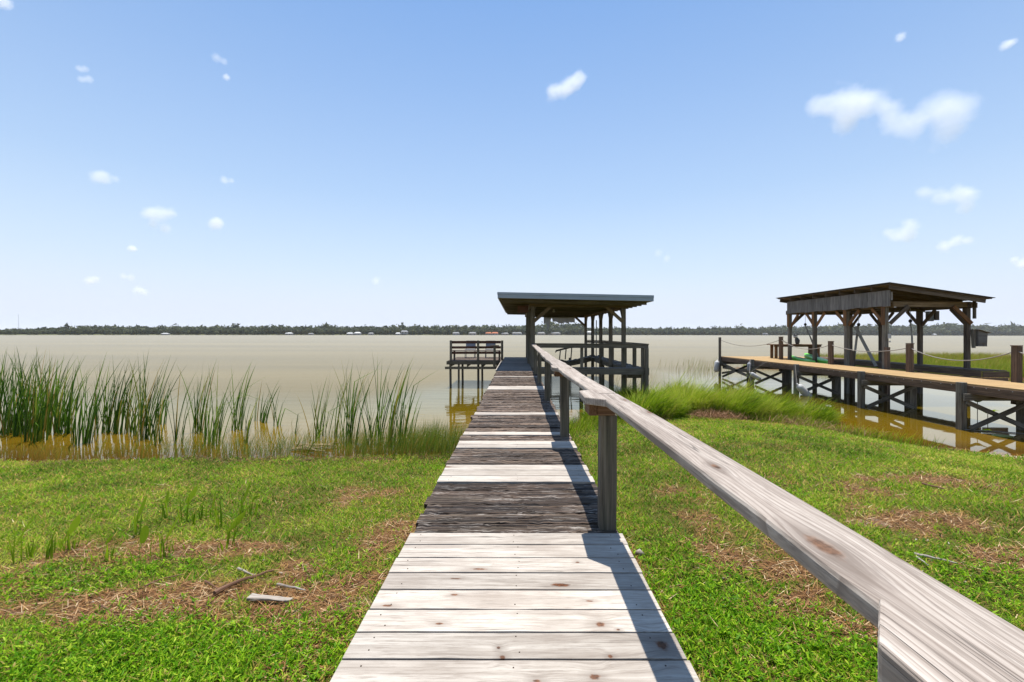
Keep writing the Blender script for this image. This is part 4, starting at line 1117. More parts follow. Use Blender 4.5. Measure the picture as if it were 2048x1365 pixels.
# rope in the water
pts = []
for k_ in range(30):
    u = k_ / 29; x = 11.2 + 3.8 * u - 0.5 * u * u; y = 10.95 - 1.6 * u + 0.04 * math.sin(u * 9)
    pts.append((x, y, 0.015))
mb = MB(); mb.tube(pts, 0.013, 6)
tag(mb.build("mooring_line", M["rope"], None, smooth=True), "pale line floating on the water from the nearest dock pile", "rope")
# ================================================================== VEGETATION
def in_view(X, Y, z, mx=260):
    px = CX + X / np.maximum(Y, 0.05) * F
    py = HY + (HC - z) * F / np.maximum(Y, 0.05)
    mg = mx * 0.6 + 1.9 * F / np.maximum(Y, 0.05)          # about two metres of margin for a step to the side
    return (Y > 0.6) & (px > -mg) & (px < 2048 + mg) & (py < 1365 + 320)

# ---- lawn
def lawn():
    parts = []
    for (y0, y1, dens, hmin, hmax, wd) in ((1.25, 3.0, 5200, 0.03, 0.085, 0.0075), (3.0, 5.0, 3600, 0.03, 0.085, 0.009), (5.0, 8.0, 2200, 0.035, 0.085, 0.012), (8.0, 14.0, 1300, 0.035, 0.09, 0.017)):
        hw = y1 * 1.38 + 2.0
        N = int(2 * hw * (y1 - y0) * dens)
        X = RNG.uniform(-hw, hw, N); Y = RNG.uniform(y0, y1, N)
        keep = in_view(X, Y, 0.4) & (shore_t(X, Y) > -0.05) & ~((X > DL + 0.03) & (X < DR - 0.03))
        X, Y = X[keep], Y[keep]
        b = bare(X, Y)
        tuft = fbm(X * 6, Y * 6, 91, 3)
        keep = RNG.random(len(X)) < np.clip((1.05 - b * 0.98) * (0.35 + 1.3 * tuft), 0.05, 1)
        X, Y, b, tuft = X[keep], Y[keep], b[keep], tuft[keep]
        # the sandy edge at the right keeps only single blades
        keep = RNG.random(len(X)) > 0.85 * sandf(X, Y)
        X, Y, b, tuft = X[keep], Y[keep], b[keep], tuft[keep]
        n = len(X); Z = terrain(X, Y) - 0.004
        ton = fbm(X * 0.55, Y * 0.55, 14, 3)
        h = RNG.uniform(hmin, hmax, n) * (0.6 + 0.9 * tuft) * (1 - 0.4 * b)
        dry = np.clip(RNG.random(n) ** 3 * (0.5 + 1.1 * b) + 0.9 * (RNG.random(n) < 0.10 + 0.25 * b), 0, 1)
        V, T, r, d, hg = blades(np.stack([X, Y, Z], 1), h, wd * RNG.uniform(0.6, 1.3, n), RNG.uniform(0, 6.283, n), RNG.uniform(0.35, 1.15, n), RNG.uniform(0.2, 0.9, n), 2, 2.0, dry)
        ton2 = fbm(X * 2.3, Y * 2.3, 24, 3)
        r = np.clip(r * 0.72 + np.repeat(ton * 0.7 + ton2 * 0.7, 5) - 0.55, 0, 1)
        parts.append((V, T, r, d, hg))
    return parts
tag(blade_obj("lawn_grass", lawn(), M["grass"]), "short rough green lawn sloping down to the lake", "grass", kind="stuff")

# ---- broad leaved weeds among the grass
def weeds():
    X, Y = [], []
    for (px, py, rx, ry, n) in [(250, 1345, 0.75, 0.13, 800), (60, 1320, 0.7, 0.22, 500), (330, 1255, 0.5, 0.12, 240), (600, 1270, 0.4, 0.15, 220), (380, 1320, 0.4, 0.15, 320), (90, 1140, 0.5, 0.12, 220), (300, 1110, 0.35, 0.12, 110),
                              (660, 1290, 0.25, 0.2, 160), (700, 1100, 0.3, 0.25, 120), (1450, 1270, 0.35, 0.3, 420), (1500, 1330, 0.5, 0.15, 420), (1400, 1200, 0.3, 0.2, 240), (1980, 1200, 0.7, 0.25, 420), (1650, 1330, 0.3, 0.2, 260),
                              (1330, 1110, 0.3, 0.3, 160), (1560, 1040, 0.6, 0.3, 160), (870, 915, 0.3, 0.2, 60), (800, 1180, 0.2, 0.3, 90)]:
        x0, y0 = at(px, py, 0.5 if py > 1050 else 0.3)
        X.append(RNG.normal(x0, rx * 0.7, n)); Y.append(RNG.normal(y0, ry * 1.2, n))
    X = np.concatenate([np.concatenate(X)] * 2); Y = np.concatenate([np.concatenate(Y)] * 2)
    X = X + RNG.normal(0, 0.05, len(X)); Y = Y + RNG.normal(0, 0.04, len(Y))
    keep = ~((X > DL + 0.02) & (X < DR - 0.02)) & (shore_t(X, Y) > 0.2); X, Y = X[keep], Y[keep]
    K = 4; n = len(X)
    az = np.repeat(RNG.uniform(0, 6.28, n), K) + np.tile(np.arange(K) * 6.283 / K, n) + RNG.normal(0, 0.35, n * K)
    Xk, Yk = np.repeat(X, K), np.repeat(Y, K)
    Z = terrain(Xk, Yk) + RNG.uniform(0.005, 0.04, n * K)
    return blades(np.stack([Xk, Yk, Z], 1), RNG.uniform(0.016, 0.050, n * K), RNG.uniform(0.006, 0.0135, n * K), az, RNG.uniform(0.5, 1.3, n * K), RNG.uniform(0.1, 0.7, n * K), 3, 2.6, np.where(RNG.random(n * K) < 0.05, 0.8, 0.0))
tag(blade_obj("ground_weeds", [weeds()], M["weed"]), "bright green low broad leaved weeds spread through the near lawn", "ground cover", kind="stuff")

# ---- straw and thatch on the bare patches
def thatch():
    N = 260000
    Y = 1.4 + 7.5 * RNG.random(N) ** 1.4; X = RNG.uniform(-1, 1, N) * (Y * 1.3 + 1.0)
    b = bare(X, Y)
    keep = in_view(X, Y, 0.4) & (shore_t(X, Y) > 0.1) & ~((X > DL + 0.05) & (X < DR - 0.05)) & (RNG.random(N) < np.clip(b * 1.1 - 0.05, 0.03, 0.95))
    X, Y = X[keep], Y[keep]; n = len(X)
    Z = terrain(X, Y) + RNG.uniform(0.002, 0.018, n)
    return blades(np.stack([X, Y, Z], 1), RNG.uniform(0.03, 0.15, n), RNG.uniform(0.003, 0.008, n), RNG.normal(0.2, 0.9, n) + np.pi * (RNG.random(n) < 0.5), RNG.uniform(1.15, 1.58, n), RNG.uniform(-0.3, 0.3, n), 2, 3.0)
tag(blade_obj("dry_thatch", [thatch()], M["straw"]), "brown dead straw lying on the bare patches of lawn", "straw", kind="stuff")

def wrack():
    # dark and tan debris along the waterline and dead thatch at the tussock feet
    N = 15000
    X = RNG.uniform(-11, 12.5, N)
    Yb = np.interp(X, SHX, SHY) + 0.55 * (fbm(X * 0.9, np.interp(X, SHX, SHY) * 0.9, 3, 3) - 0.5)
    Y = Yb - 0.12 + RNG.normal(0, 0.14, N)
    keep = (fbm(X * 1.6, Y * 1.6, 77, 3) > 0.43) & ~((X > -0.8) & (X < 0.8)); X, Y = X[keep], Y[keep]; n = len(X)
    Z = np.maximum(terrain(X, Y), 0.0) + RNG.uniform(0.002, 0.03, n)
    return blades(np.stack([X, Y, Z], 1), RNG.uniform(0.03, 0.16, n), RNG.uniform(0.004, 0.010, n), RNG.normal(0, 0.7, n), RNG.uniform(1.2, 1.6, n), RNG.uniform(-.2, .2, n), 2, 3.0)
M["wrack"] = leafmat("wrack_blades", [(0.0, (0.03, 0.018, 0.012)), (0.45, (0.10, 0.055, 0.025)), (0.8, (0.25, 0.15, 0.06)), (1.0, (0.40, 0.29, 0.14))], trans=0.1)
tag(blade_obj("shore_wrack", [wrack()], M["wrack"]), "dark and tan plant debris washed up along the waterline", "debris", kind="stuff")

def foot_thatch():
    P = []
    for (px, py, rx, ry, n) in [(1440, 842, 0.32, 0.20, 700), (1612, 846, 0.38, 0.18, 520), (1400, 846, 0.16, 0.12, 120), (1690, 862, 0.5, 0.25, 240), (1310, 850, 0.15, 0.12, 80)]:
        x0, y0 = at(px, py, 0.12); X = RNG.normal(x0, rx, n); Y = RNG.normal(y0, ry, n); P.append(np.stack([X, Y, np.maximum(terrain(X, Y), 0) + RNG.uniform(0, 0.10, n)], 1))
    P = np.concatenate(P); n = len(P)
    return blades(P, RNG.uniform(0.15, 0.45, n), RNG.uniform(0.006, 0.012, n), RNG.uniform(0, 6.28, n), RNG.uniform(0.7, 1.6, n), RNG.uniform(0.2, 1.0, n), 3, 2.5)
M["rust"] = leafmat("rust_thatch", [(0.0, (0.11, 0.05, 0.03)), (0.5, (0.24, 0.12, 0.06)), (1.0, (0.40, 0.25, 0.13))], trans=0.15)
tag(blade_obj("dead_thatch", [foot_thatch()], M["rust"]), "rust brown dead grass at the feet of the tall tussocks", "dead grass", kind="stuff")

# ---- tall grass tussocks right of the boardwalk
TU = [  # x, y(px) of foot, radius, height, blades, label
    (1215, 838, 0.75, 0.62, 2600, "tall green grass growing close against the boardwalk's right side"),
    (1300, 846, 0.95, 0.95, 4200, "dark green tussock just right of the handrail's first outer post"),
    (1395, 832, 0.95, 1.10, 4600, "tallest bright green tussock below the shelter's right catwalk"),
    (1470, 836, 0.90, 1.00, 4200, "bright tussock with dark heart beside a rust brown thatch patch"),
    (1545, 834, 0.85, 0.95, 3800, "wind swept tussock in front of the tilted large fender"),
    (1620, 838, 0.75, 0.72, 2400, "yellow green tussock at the water's edge nearest the dock piles"),
    (1255, 800, 0.9, 0.85, 2800, "grass tussock at the foot of the shelter's corner posts"),
    (1345, 800, 1.0, 0.95, 3200, "rear tussock in the gap between shelter posts and dock end"),
    (1480, 805, 1.0, 0.85, 2800, "rear tussock hiding the feet of the far dock piles"),
]
for (px, py, rad, hh_, n, lab) in TU:
    x0, y0 = at(px, py, 0.05)
    a = RNG.uniform(0, 6.28, n); rr = rad * 0.9 * RNG.random(n) ** 0.62
    X = x0 + rr * np.cos(a); Y = y0 + rr * np.sin(a) * 0.7
    Z = np.maximum(terrain(X, Y), -0.05) - 0.01
    h = hh_ * np.where(RNG.random(n) < 0.07, RNG.uniform(1.1, 1.55, n), RNG.uniform(0.4, 1.15, n)) * (1 - 0.5 * (rr / rad) ** 2) * (0.75 + 0.5 * fbm(X * 2.2, Y * 2.2, 15, 2))
    wind = 0.35
    azr = np.arctan2(np.sin(a) * rr / rad * 0.8, np.cos(a) * rr / rad * 0.8 + wind)
    dry = (RNG.random(n) < 0.05) * 0.8
    B = blades(np.stack([X, Y, Z], 1), h, RNG.uniform(0.008, 0.017, n), azr + RNG.normal(0, 0.5, n), RNG.uniform(0.05, 0.5, n), RNG.uniform(0.6, 1.9, n), 5, 2.2, dry)
    shade = np.repeat(np.clip(fbm(X * 2.6 + px, Y * 2.6, 37, 3) * 1.6 - 0.55, -0.35, 0.5), 11)
    B = (B[0], B[1], np.clip(B[2] * 0.75 + shade + 0.05, 0, 1), B[3], B[4])
    o = blade_obj("grass_tussock", [B], M["tuss"])
    tag(o, lab, "tall grass", "tall grass tussocks right of the boardwalk")
def tall_fill():
    N = 26000
    X = RNG.uniform(0.66, 8.4, N); Y = RNG.uniform(7.5, 14.0, N)
    t = shore_t(X, Y)
    keep = (t > -0.3) & (t < np.interp(X, [0.7, 2, 4, 8], [2.2, 2.3, 2.0, 1.0]) * (0.6 + 0.8 * fbm(X * 1.2, Y * 1.2, 19, 2))); X, Y, t = X[keep], Y[keep], t[keep]; n = len(X)
    h = RNG.uniform(0.12, 0.40, n) * np.clip(1.3 - t * 0.35, 0.35, 1)
    return blades(np.stack([X, Y, np.maximum(terrain(X, Y), -0.02)], 1), h, RNG.uniform(0.006, 0.011, n), RNG.normal(0, 1.0, n), RNG.uniform(0.05, 0.5, n), RNG.uniform(0.3, 1.2, n), 4, 2.2, (RNG.random(n) < 0.08) * 0.8)
tag(blade_obj("bank_grass", [tall_fill()], M["tuss"]), "knee high green grass on the bank below the tussocks", "grass", kind="stuff")

# ---- marsh behind the dock
def marsh():
    N = 120000
    X = RNG.uniform(15, 48, N); Y = RNG.uniform(21.5, 46, N)
    p = marsh_mask(X, Y) * np.clip(1.4 - (Y - 24) / 26, 0.3, 1)
    keep = (RNG.random(N) < p) & in_view(X, Y, 0.2); X, Y = X[keep], Y[keep]; n = len(X)
    h = RNG.uniform(0.35, 0.78, n) * (0.65 + 0.6 * fbm(X * 0.5, Y * 0.5, 29, 3)) * np.interp(X, [16, 18, 24, 30], [0.7, 0.95, 1.0, 1.15])
    B = blades(np.stack([X, Y, np.zeros(n)], 1), h, RNG.uniform(0.010, 0.022, n), RNG.normal(0, 1.0, n), RNG.uniform(0.05, 0.4, n), RNG.uniform(0.2, 0.9, n), 3, 2.0, (RNG.random(n) < 0.10 + 0.35 * sstep(29, 36, Y)) * 0.7)
    r = np.clip(B[2] * 0.7 + np.repeat(fbm(X * 0.35, Y * 0.6, 63, 3), 7) * 0.9 - 0.3, 0, 1)
    return (B[0], B[1], r, B[3], B[4])
tag(blade_obj("marsh_grass", [marsh()], M["marsh"]), "yellow green marsh grass in the shallows behind the neighbour's dock", "marsh grass", kind="stuff")
def marsh_foot():
    n = 2500; X = RNG.uniform(15.2, 30, n); Y = np.interp(X, [15, 17.5, 20, 27, 30], [31.0, 29.6, 27.2, 23.8, 23]) + RNG.normal(0, 0.35, n)
    return blades(np.stack([X, Y, np.zeros(n)], 1), RNG.uniform(0.1, 0.35, n), RNG.uniform(0.012, 0.025, n), RNG.uniform(0, 6.28, n), RNG.uniform(0.8, 1.5, n), RNG.uniform(0.0, 0.6, n), 2, 2.0)
tag(blade_obj("marsh_thatch", [marsh_foot()], M["rust"]), "rust brown dead stalks along the marsh edge", "dead grass", kind="stuff")

# ---- reeds on the left
REED = [(8, 868, 702, 26, .26), (32, 872, 712, 26, .26), (52, 866, 698, 24, .24), (72, 884, 716, 22, .22), (92, 860, 704, 24, .22), (112, 866, 716, 18, .2), (132, 868, 712, 22, .22), (160, 890, 716, 12, .16), (180, 886, 712, 12, .12),
        (206, 868, 726, 18, .2), (224, 866, 728, 12, .14), (238, 868, 722, 12, .14), (256, 866, 724, 14, .16), (271, 872, 728, 12, .14), (284, 880, 710, 16, .16), (298, 878, 714, 14, .16), (312, 890, 742, 8, .12), (322, 850, 764, 9, .12),
        (357, 888, 736, 10, .1), (393, 866, 726, 17, .14), (414, 888, 744, 11, .12), (434, 890, 738, 12, .13), (472, 860, 718, 16, .15), (491, 886, 784, 7, .1),
        (514, 842, 766, 6, .1), (526, 846, 760, 7, .1), (551, 852, 766, 8, .1), (588, 868, 818, 4, .06), (634, 880, 742, 12, .13), (648, 872, 760, 7, .1), (674, 872, 716, 8, .1), (694, 884, 706, 13, .14),
        (706, 886, 716, 9, .1), (740, 888, 776, 6, .1), (752, 886, 712, 13, .14), (778, 892, 716, 12, .12), (798, 886, 718, 13, .14), (819, 878, 786, 6, .08)]
ORD = ["first", "second", "third", "fourth", "fifth", "sixth", "seventh", "eighth", "ninth", "tenth", "eleventh", "twelfth", "thirteenth", "fourteenth", "fifteenth", "sixteenth", "seventeenth", "eighteenth", "nineteenth", "twentieth",
       "twenty-first", "twenty-second", "twenty-third", "twenty-fourth"]
for i, (px, py, ty, n, rad) in enumerate(REED):
    n = int(n * (2.0 if px < 120 else 1.45)); rad = rad * 1.1
    x0, y0 = at(px, py, 0.0)
    top = (py - ty) * y0 / F
    a = RNG.uniform(0, 6.28, n); rr = rad * np.sqrt(RNG.random(n)) * 0.8
    X = x0 + rr * np.cos(a); Y = y0 + rr * np.sin(a)
    h = top * RNG.uniform(0.5, 1.08, n); h[0] = top * 1.08
    dirx = np.where(RNG.random(n) < 0.78, 1, -1)
    az = np.where(dirx > 0, RNG.normal(0.0, 0.5, n), np.pi + RNG.normal(0, 0.6, n))
    lean = RNG.uniform(0.0, 0.16, n); cur = np.where(dirx > 0, RNG.uniform(0.10, 0.55, n), RNG.uniform(0.0, 0.35, n))
    bendv = np.where(RNG.random(n) < 0.2, RNG.uniform(0.6, 1.9, n), 0.0)
    B = blades(np.stack([X, Y, np.full(n, -0.25)], 1), h + 0.27, RNG.uniform(0.015, 0.030, n), az, lean, cur, 9, 3.0, (RNG.random(n) < 0.07) * 0.8, (RNG.uniform(0.5, 0.8, n), bendv))
    o = blade_obj("reed_clump", [B], M["reed"])
    k_ = i + 1
    if px < 345: lab = "%s clump from the photo's left edge in the dense dark reed bed" % ORD[i]
    elif px < 600: lab = "%s reed clump from the left in the sparse middle stretch, after the dense bed" % ORD[i - 18]
    else: lab = "%s reed clump from the left in the group nearest the boardwalk" % ORD[i - 28]
    tag(o, lab, "reeds", "reed clumps standing in the shallows left of the boardwalk")

def sedge():
    N = 17000
    px = np.concatenate([RNG.uniform(-100, 930, N), RNG.normal(850, 55, 3000), RNG.normal(700, 60, 1200)]); py = np.concatenate([RNG.uniform(848, 922, N), RNG.uniform(850, 912, 3000), RNG.uniform(868, 912, 1200)])
    dens = np.interp(px, [-100, 150, 300, 450, 560, 640, 720, 800, 870, 930], [0.10, 0.12, 0.30, 0.5, 0.6, 0.45, 0.6, 0.65, 1.0, 1.0]) * np.clip((py - 850) / 45, 0.05, 1)
    keep = RNG.random(len(px)) < dens; px, py = px[keep], py[keep]
    d = HC * F / (py - HY); X = (px - CX) / F * d
    keep = X < DL - 0.06; X, d, px = X[keep], d[keep], px[keep]; n = len(X)
    h = RNG.uniform(0.12, 0.5, n) * np.interp(px, [0, 300, 400, 700, 850, 930], [0.5, 0.8, 1.0, 1.0, 1.35, 1.3])
    return blades(np.stack([X, d, np.minimum(terrain(X, d), 0.0) - 0.01], 1), h + 0.03, RNG.uniform(0.004, 0.008, n), RNG.normal(0.2, 1.0, n), RNG.uniform(0.0, 0.35, n), RNG.uniform(0.1, 0.8, n), 4, 2.2, (RNG.random(n) < 0.12) * 0.8)
tag(blade_obj("shallow_sedge", [sedge()], M["sedge"]), "thin green sedge growing through the shallow amber water", "sedge", kind="stuff")
def far_sedge():
    n = 420; px = np.concatenate([RNG.normal(1400, 32, 260), RNG.uniform(1180, 1310, 160)]); py = np.concatenate([RNG.uniform(725, 752, 260), RNG.uniform(745, 800, 160)])
    d = HC * F / (py - HY); X = (px - CX) / F * d
    return blades(np.stack([X, d, np.full(n, -0.05)], 1), RNG.uniform(0.3, 0.9, n), RNG.uniform(0.008, 0.013, n), RNG.normal(0, 0.8, n), RNG.uniform(0, 0.3, n), RNG.uniform(0.1, 0.7, n), 4, 2.2, (RNG.random(n) < 0.5) * 0.6)
tag(blade_obj("thin_reeds", [far_sedge()], M["sedge"]), "thin sparse reeds standing in open water between shelter and dock", "reeds", kind="stuff")

# ---- broad leaved sprouts on the lawn
SPR = [(28, 1130, 1052, 'fold', "narrow folded sprout closest to the photo's left edge"), (62, 1118, 1080, 'stub', "short stub between the leftmost folded sprout and its neighbour"), (97, 1124, 1062, 'fold', "slim sprout leaning beside a low weed patch at the left"),
       (140, 1106, 1044, 'leaf', "sprout with one wide pale leaf left of the stub cluster"), (126, 1104, 1066, 'lance', "low twin leaf in front of the wide pale leaf"), (160, 1100, 1066, 'stub', "thin stalk right of the wide pale leaf"), (185, 1128, 1106, 'stub', "stubby cut stalks in brown thatch"),
       (211, 1124, 1074, 'tuft', "sprout with torn yellow top behind brown thatch"), (285, 1134, 1062, 'round', "sprout with a round lit leaf like a spoon"), (326, 1120, 1050, 'lance', "upright lance shaped leaf right of the round spoon leaf"), (350, 1104, 1076, 'stub', "dark broken stalk beside pale sand"),
       (270, 1078, 1008, 'lance', "tall sprout standing behind the round spoon leaf"), (332, 1036, 990, 'lance', "upright leaf left of the far sprout row"), (372, 1044, 980, 'leaf', "tall pale leaf in the middle of the far sprout row"), (386, 1052, 1006, 'stub', "dark stalk right of the tall pale leaf"),
       (402, 1040, 1000, 'stub', "single thin stalk in the far sprout row"), (425, 1034, 996, 'lance', "bright narrow leaf in the far sprout row"), (437, 1058, 1000, 'stub', "long dark stalk in front of the far sprout row"), (440, 1108, 1084, 'stub', "low stubby stalks on pale sand"),
       (458, 1096, 1032, 'slant', "sprout with a big slanting leaf on pale sand"), (484, 1034, 976, 'lance', "tallest far sprout, standing by the curled one"), (504, 1030, 988, 'curl', "curled sprout at the right end of the far row"), (200, 1040, 1012, 'stub', "small dark stalk in grass left of the far row")]
def sprout(px, py, ty, kind, lab):
    for z_try in (0.45, 0.4, 0.35):
        x0, y0 = at(px, py, z_try)
        g = float(terrain(np.array(x0), np.array(y0)))
        x0, y0 = at(px, py, g)
    g = float(terrain(np.array(x0), np.array(y0)))
    H = (py - ty) * y0 / F
    e = empty("leafy_sprout", (x0, y0, g), lab, "plant", "broad leaved sprouts on the left lawn")
    rs = np.random.default_rng(int(px * 7 + py))
    n = {'stub': 6, 'tuft': 7, 'fold': 5, 'lance': 6, 'leaf': 6, 'round': 5, 'slant': 7, 'curl': 7}[kind]
    B = blades(np.stack([x0 + rs.normal(0, 0.022, n), y0 + rs.normal(0, 0.02, n), np.full(n, g - 0.01)], 1), H * rs.uniform(0.3, 1.0, n), rs.uniform(0.010, 0.020, n), rs.uniform(0, 6.28, n), rs.uniform(0.02, 0.22, n), rs.uniform(0, 0.25, n), 4, 3.5)
    blade_obj("stem", [B], M["plant"], e)
    if kind == 'stub': return
    # one leaf blade as a curved, slightly cupped surface with a midrib fold
    Ln, Wd, tilt, s0 = {'leaf': (0.42, 0.055, 0.2, 0.58), 'lance': (0.6, 0.028, 0.05, 0.4), 'fold': (0.6, 0.016, 0.12, 0.4), 'round': (0.40, 0.05, 0.05, 0.62), 'slant': (0.62, 0.045, 0.65, 0.5), 'tuft': (0.35, 0.035, 0.5, 0.65), 'curl': (0.4, 0.03, 0.9, 0.6)}[kind]
    leaf = MB(); pts = []
    base = Vector((x0, y0, g + H * s0)); yaw = rs.uniform(-0.5, 0.5)
    sx = Vector((math.cos(yaw), math.sin(yaw), 0)); tr = Vector((-math.sin(yaw), math.cos(yaw), 0))
    K = 9; vs = []; fs = []
    L_ = H * (1 - s0) * 1.15 if kind in ('leaf', 'round', 'lance', 'fold') else H * Ln
    p = base.copy(); back = rs.uniform(0.25, 0.6)
    for i in range(K + 1):
        u = i / K
        wv = (math.sin(math.pi * min(1, u * 0.9 + 0.07)) ** (0.55 if kind == 'round' else 0.8)) * Wd * min(1.6, H / 0.25) / 2
        if i == K: wv = 0.003
        ang = tilt * (1 if kind != 'curl' else u * 2.2)
        up = (Vector((0, 0, math.cos(ang))) + sx * math.sin(ang)).normalized() + tr * back
        for c in (-1, 0, 1):
            q = p + sx * (c * wv * math.cos(ang)) - Vector((0, 0, c * wv * math.sin(ang))) + tr * (0.25 * wv * abs(c))
            vs.append(q)
        p = p + up * (L_ / K)
    for i in range(K):
        for c in (0, 1):
            fs.append((i * 3 + c, i * 3 + c + 1, i * 3 + 4 + c, i * 3 + 3 + c))
    V = np.array([tuple(v) for v in vs]); nV = len(V)
    me = mesh_tris("leaf", V, np.array(fs), {"rnd": np.full(nV, rs.uniform(0.5, 1.0)), "dry": np.zeros(nV), "hgt": np.ones(nV)})
    o = link("leaf", me, M["plant"], e, smooth=True)
for s_ in SPR: sprout(*s_)

# ---- water plants by the nearest dock bay
for i, (x, y, z, sz, lab) in enumerate([(12.6, 11.9, 0.62, 0.20, "upper green leaf cluster of a water plant seen through the nearest dock bay"), (13.1, 12.1, 0.27, 0.17, "lower green leaf cluster of a water plant seen through the nearest dock bay"), (11.5, 10.3, 0.02, 0.16, "floating yellow green lily leaf beside the nearest dock pile")]):
    n = 5 if i < 2 else 1
    e = empty("water_plant", (x, y, 0), lab, "water plant", "water plants by the nearest dock bay")
    if i < 2:
        B = blades(np.stack([np.full(n, x), np.full(n, y), np.full(n, z - 0.06)], 1), np.full(n, sz * 1.7), np.full(n, sz * 0.5), np.array([0, 3.1, 0.6, 2.6, -0.5]), np.full(n, 0.9), np.full(n, 0.7), 5, 2.5)
        blade_obj("leaves", [B], M["plant"], e)
        mb = MB(); mb.tube([(x, y, -0.5), (x, y, z)], 0.008, 6); mb.build("stem", M["post"], e)
    else:
        mb = MB(); mb.prism([(x + sz * 1.3 * math.cos(a_) , y + sz * math.sin(a_)) for a_ in np.linspace(0.3, 6.0, 16)], 0.004, 0.012); o = mb.build("leaf", plain("lily_leaf", (0.22, 0.27, 0.02), 0.5), e)

# ---- sticks, fallen stalks, shells
def ground_pt(px, py, lift=0.012):
    x, y = at(px, py, 0.45)
    for _ in range(6):
        g = float(terrain(np.array(x), np.array(y))); x, y = at(px, py, g)
    return Vector((x, y, g + lift))
def stick(name, pix, r, mat, lab, cat="stick", radii=None):
    pts = [ground_pt(p[0], p[1], 0.032) for p in pix]
    out = []
    for a, b in zip(pts[:-1], pts[1:]):
        for u in (0, 0.33, 0.66): q = a.lerp(b, u); out.append(q + Vector((0, random.uniform(-r, r) * 0.5, random.uniform(0, r * 0.6))))
    out.append(pts[-1])
    rr = [r * (1 - 0.55 * i / (len(out) - 1)) * random.uniform(0.85, 1.1) for i in range(len(out))]
    mb = MB(); mb.tube(out, r, 8, radii=rr)
    return tag(mb.build(name, M[mat], None), lab, cat)
stick("fallen_branch", [(432, 1196), (470, 1178), (506, 1164), (548, 1150)], 0.019, "bark", "red brown forked branch lying on the straw patch at the left", "branch")
stick("stick", [(412, 1172), (440, 1190)], 0.008, "bark", "short dark twig touching the red brown branch")
stick("stick", [(292, 1182), (330, 1166), (368, 1158)], 0.008, "bark", "long thin dark twig left of the red brown branch")
stick("stick", [(478, 1146), (508, 1160)], 0.010, "drift", "short bleached stick above the red brown branch")
stick("stick", [(556, 1178), (582, 1184), (612, 1190)], 0.010, "drift", "bleached stick in the grass right of the red brown branch")
stick("stick", [(200, 1222), (232, 1236)], 0.009, "bark", "short black twig above the bright weed patch")
stick("stick", [(1829, 1114), (1870, 1124), (1917, 1134)], 0.012, "drift", "pale grey stick on the straw patch at the right")
stick("stick", [(1835, 1122), (1858, 1138)], 0.009, "drift", "small side stick beside the pale grey stick at the right")
stick("stick", [(1846, 972), (1890, 982)], 0.014, "bark", "thin brown stick in the far right lawn near the waterline")
mb = MB(); a, b = ground_pt(500, 1206, 0.04), ground_pt(584, 1211, 0.035)
mb.beam(a, b, 0.06, 0.022, seg=6, jit=0.006, jz=0.005, taper=0.55)
tag(mb.build("driftwood_slat", M["drift"], None, bevel=0.005), "bleached driftwood slat with a pointed end in the left straw", "driftwood")
mb = MB(); a = ground_pt(1272, 1112, 0.03)
mb.tube([a, a + Vector((0.03, -0.01, 0.005)), a + Vector((0.07, -0.01, -0.01))], 0.03, 9, radii=[0.012, 0.03, 0.008])
tag(mb.build("shell", M["drift"], None, smooth=True), "pale mussel shell by the boardwalk's right edge", "shell")
fs_ = empty("fallen_reed_stalks", ground_pt(620, 906), "bundle of tan cut reed stalks lying at the waterline", "reed stalks")
mb = MB()
for i in range(9):
    a = ground_pt(588 + random.uniform(-8, 10), 899 + random.uniform(0, 9), 0.05); b = ground_pt(655 + random.uniform(-25, 25), 903 + random.uniform(-4, 12), 0.05)
    a.z = max(a.z, 0.03); b.z = max(b.z, 0.03) + 0.03
    mb.tube([a, a.lerp(b, 0.5) + Vector((0, 0, 0.02)), b], 0.012, 6)
M["stalk"] = wood("dry_reed_stalk", (0.33, 0.25, 0.13), (0.2, 0.13, 0.06), (0.45, 0.38, 0.24), crack=0.2)
mb.build("stalks", M["stalk"], fs_)
lf = blades(np.array([tuple(ground_pt(612, 916, 0.01)), tuple(ground_pt(628, 900, 0.02)), tuple(ground_pt(600, 915, 0.01))]), np.array([0.6, 0.7, 0.4]), np.array([0.02, 0.02, 0.02]), np.array([0.9, 0.5, 2.5]), np.array([0.5, 0.3, 0.9]), np.array([0.6, 0.5, 0.4]), 5, 3.0)
blade_obj("green_leaves", [lf], M["plant"], fs_)
def chips():
    mb = MB()
    spots = [(490, 1140, 30, 14), (340, 1225, 45, 14), (285, 1232, 30, 10), (470, 1290, 40, 20), (560, 1150, 60, 30), (690, 1045, 40, 15), (1650, 1240, 35, 14), (1800, 1060, 70, 30), (1900, 1120, 80, 30), (1430, 1200, 90, 60), (250, 1180, 160, 50), (1700, 950, 200, 40), (600, 1300, 80, 40)]
    for i in range(150):
        px, py, sx, sy = random.choice(spots)
        p = ground_pt(min(2040, max(5, random.gauss(px, sx))), min(1360, random.gauss(py, sy)), 0.008)
        if DL - 0.02 < p.x < DR + 0.02: continue
        a = random.uniform(0, 6.28); L = random.uniform(0.008, 0.03)
        mb.beam(p, p + Vector((math.cos(a) * L, math.sin(a) * L, random.uniform(-.004, .008))), random.uniform(0.006, 0.016), 0.005, taper=0.6)
    return mb
tag(chips().build("litter_chips", M["drift"], None), "small bleached chips and shell bits scattered over the lawn", "litter", kind="stuff")

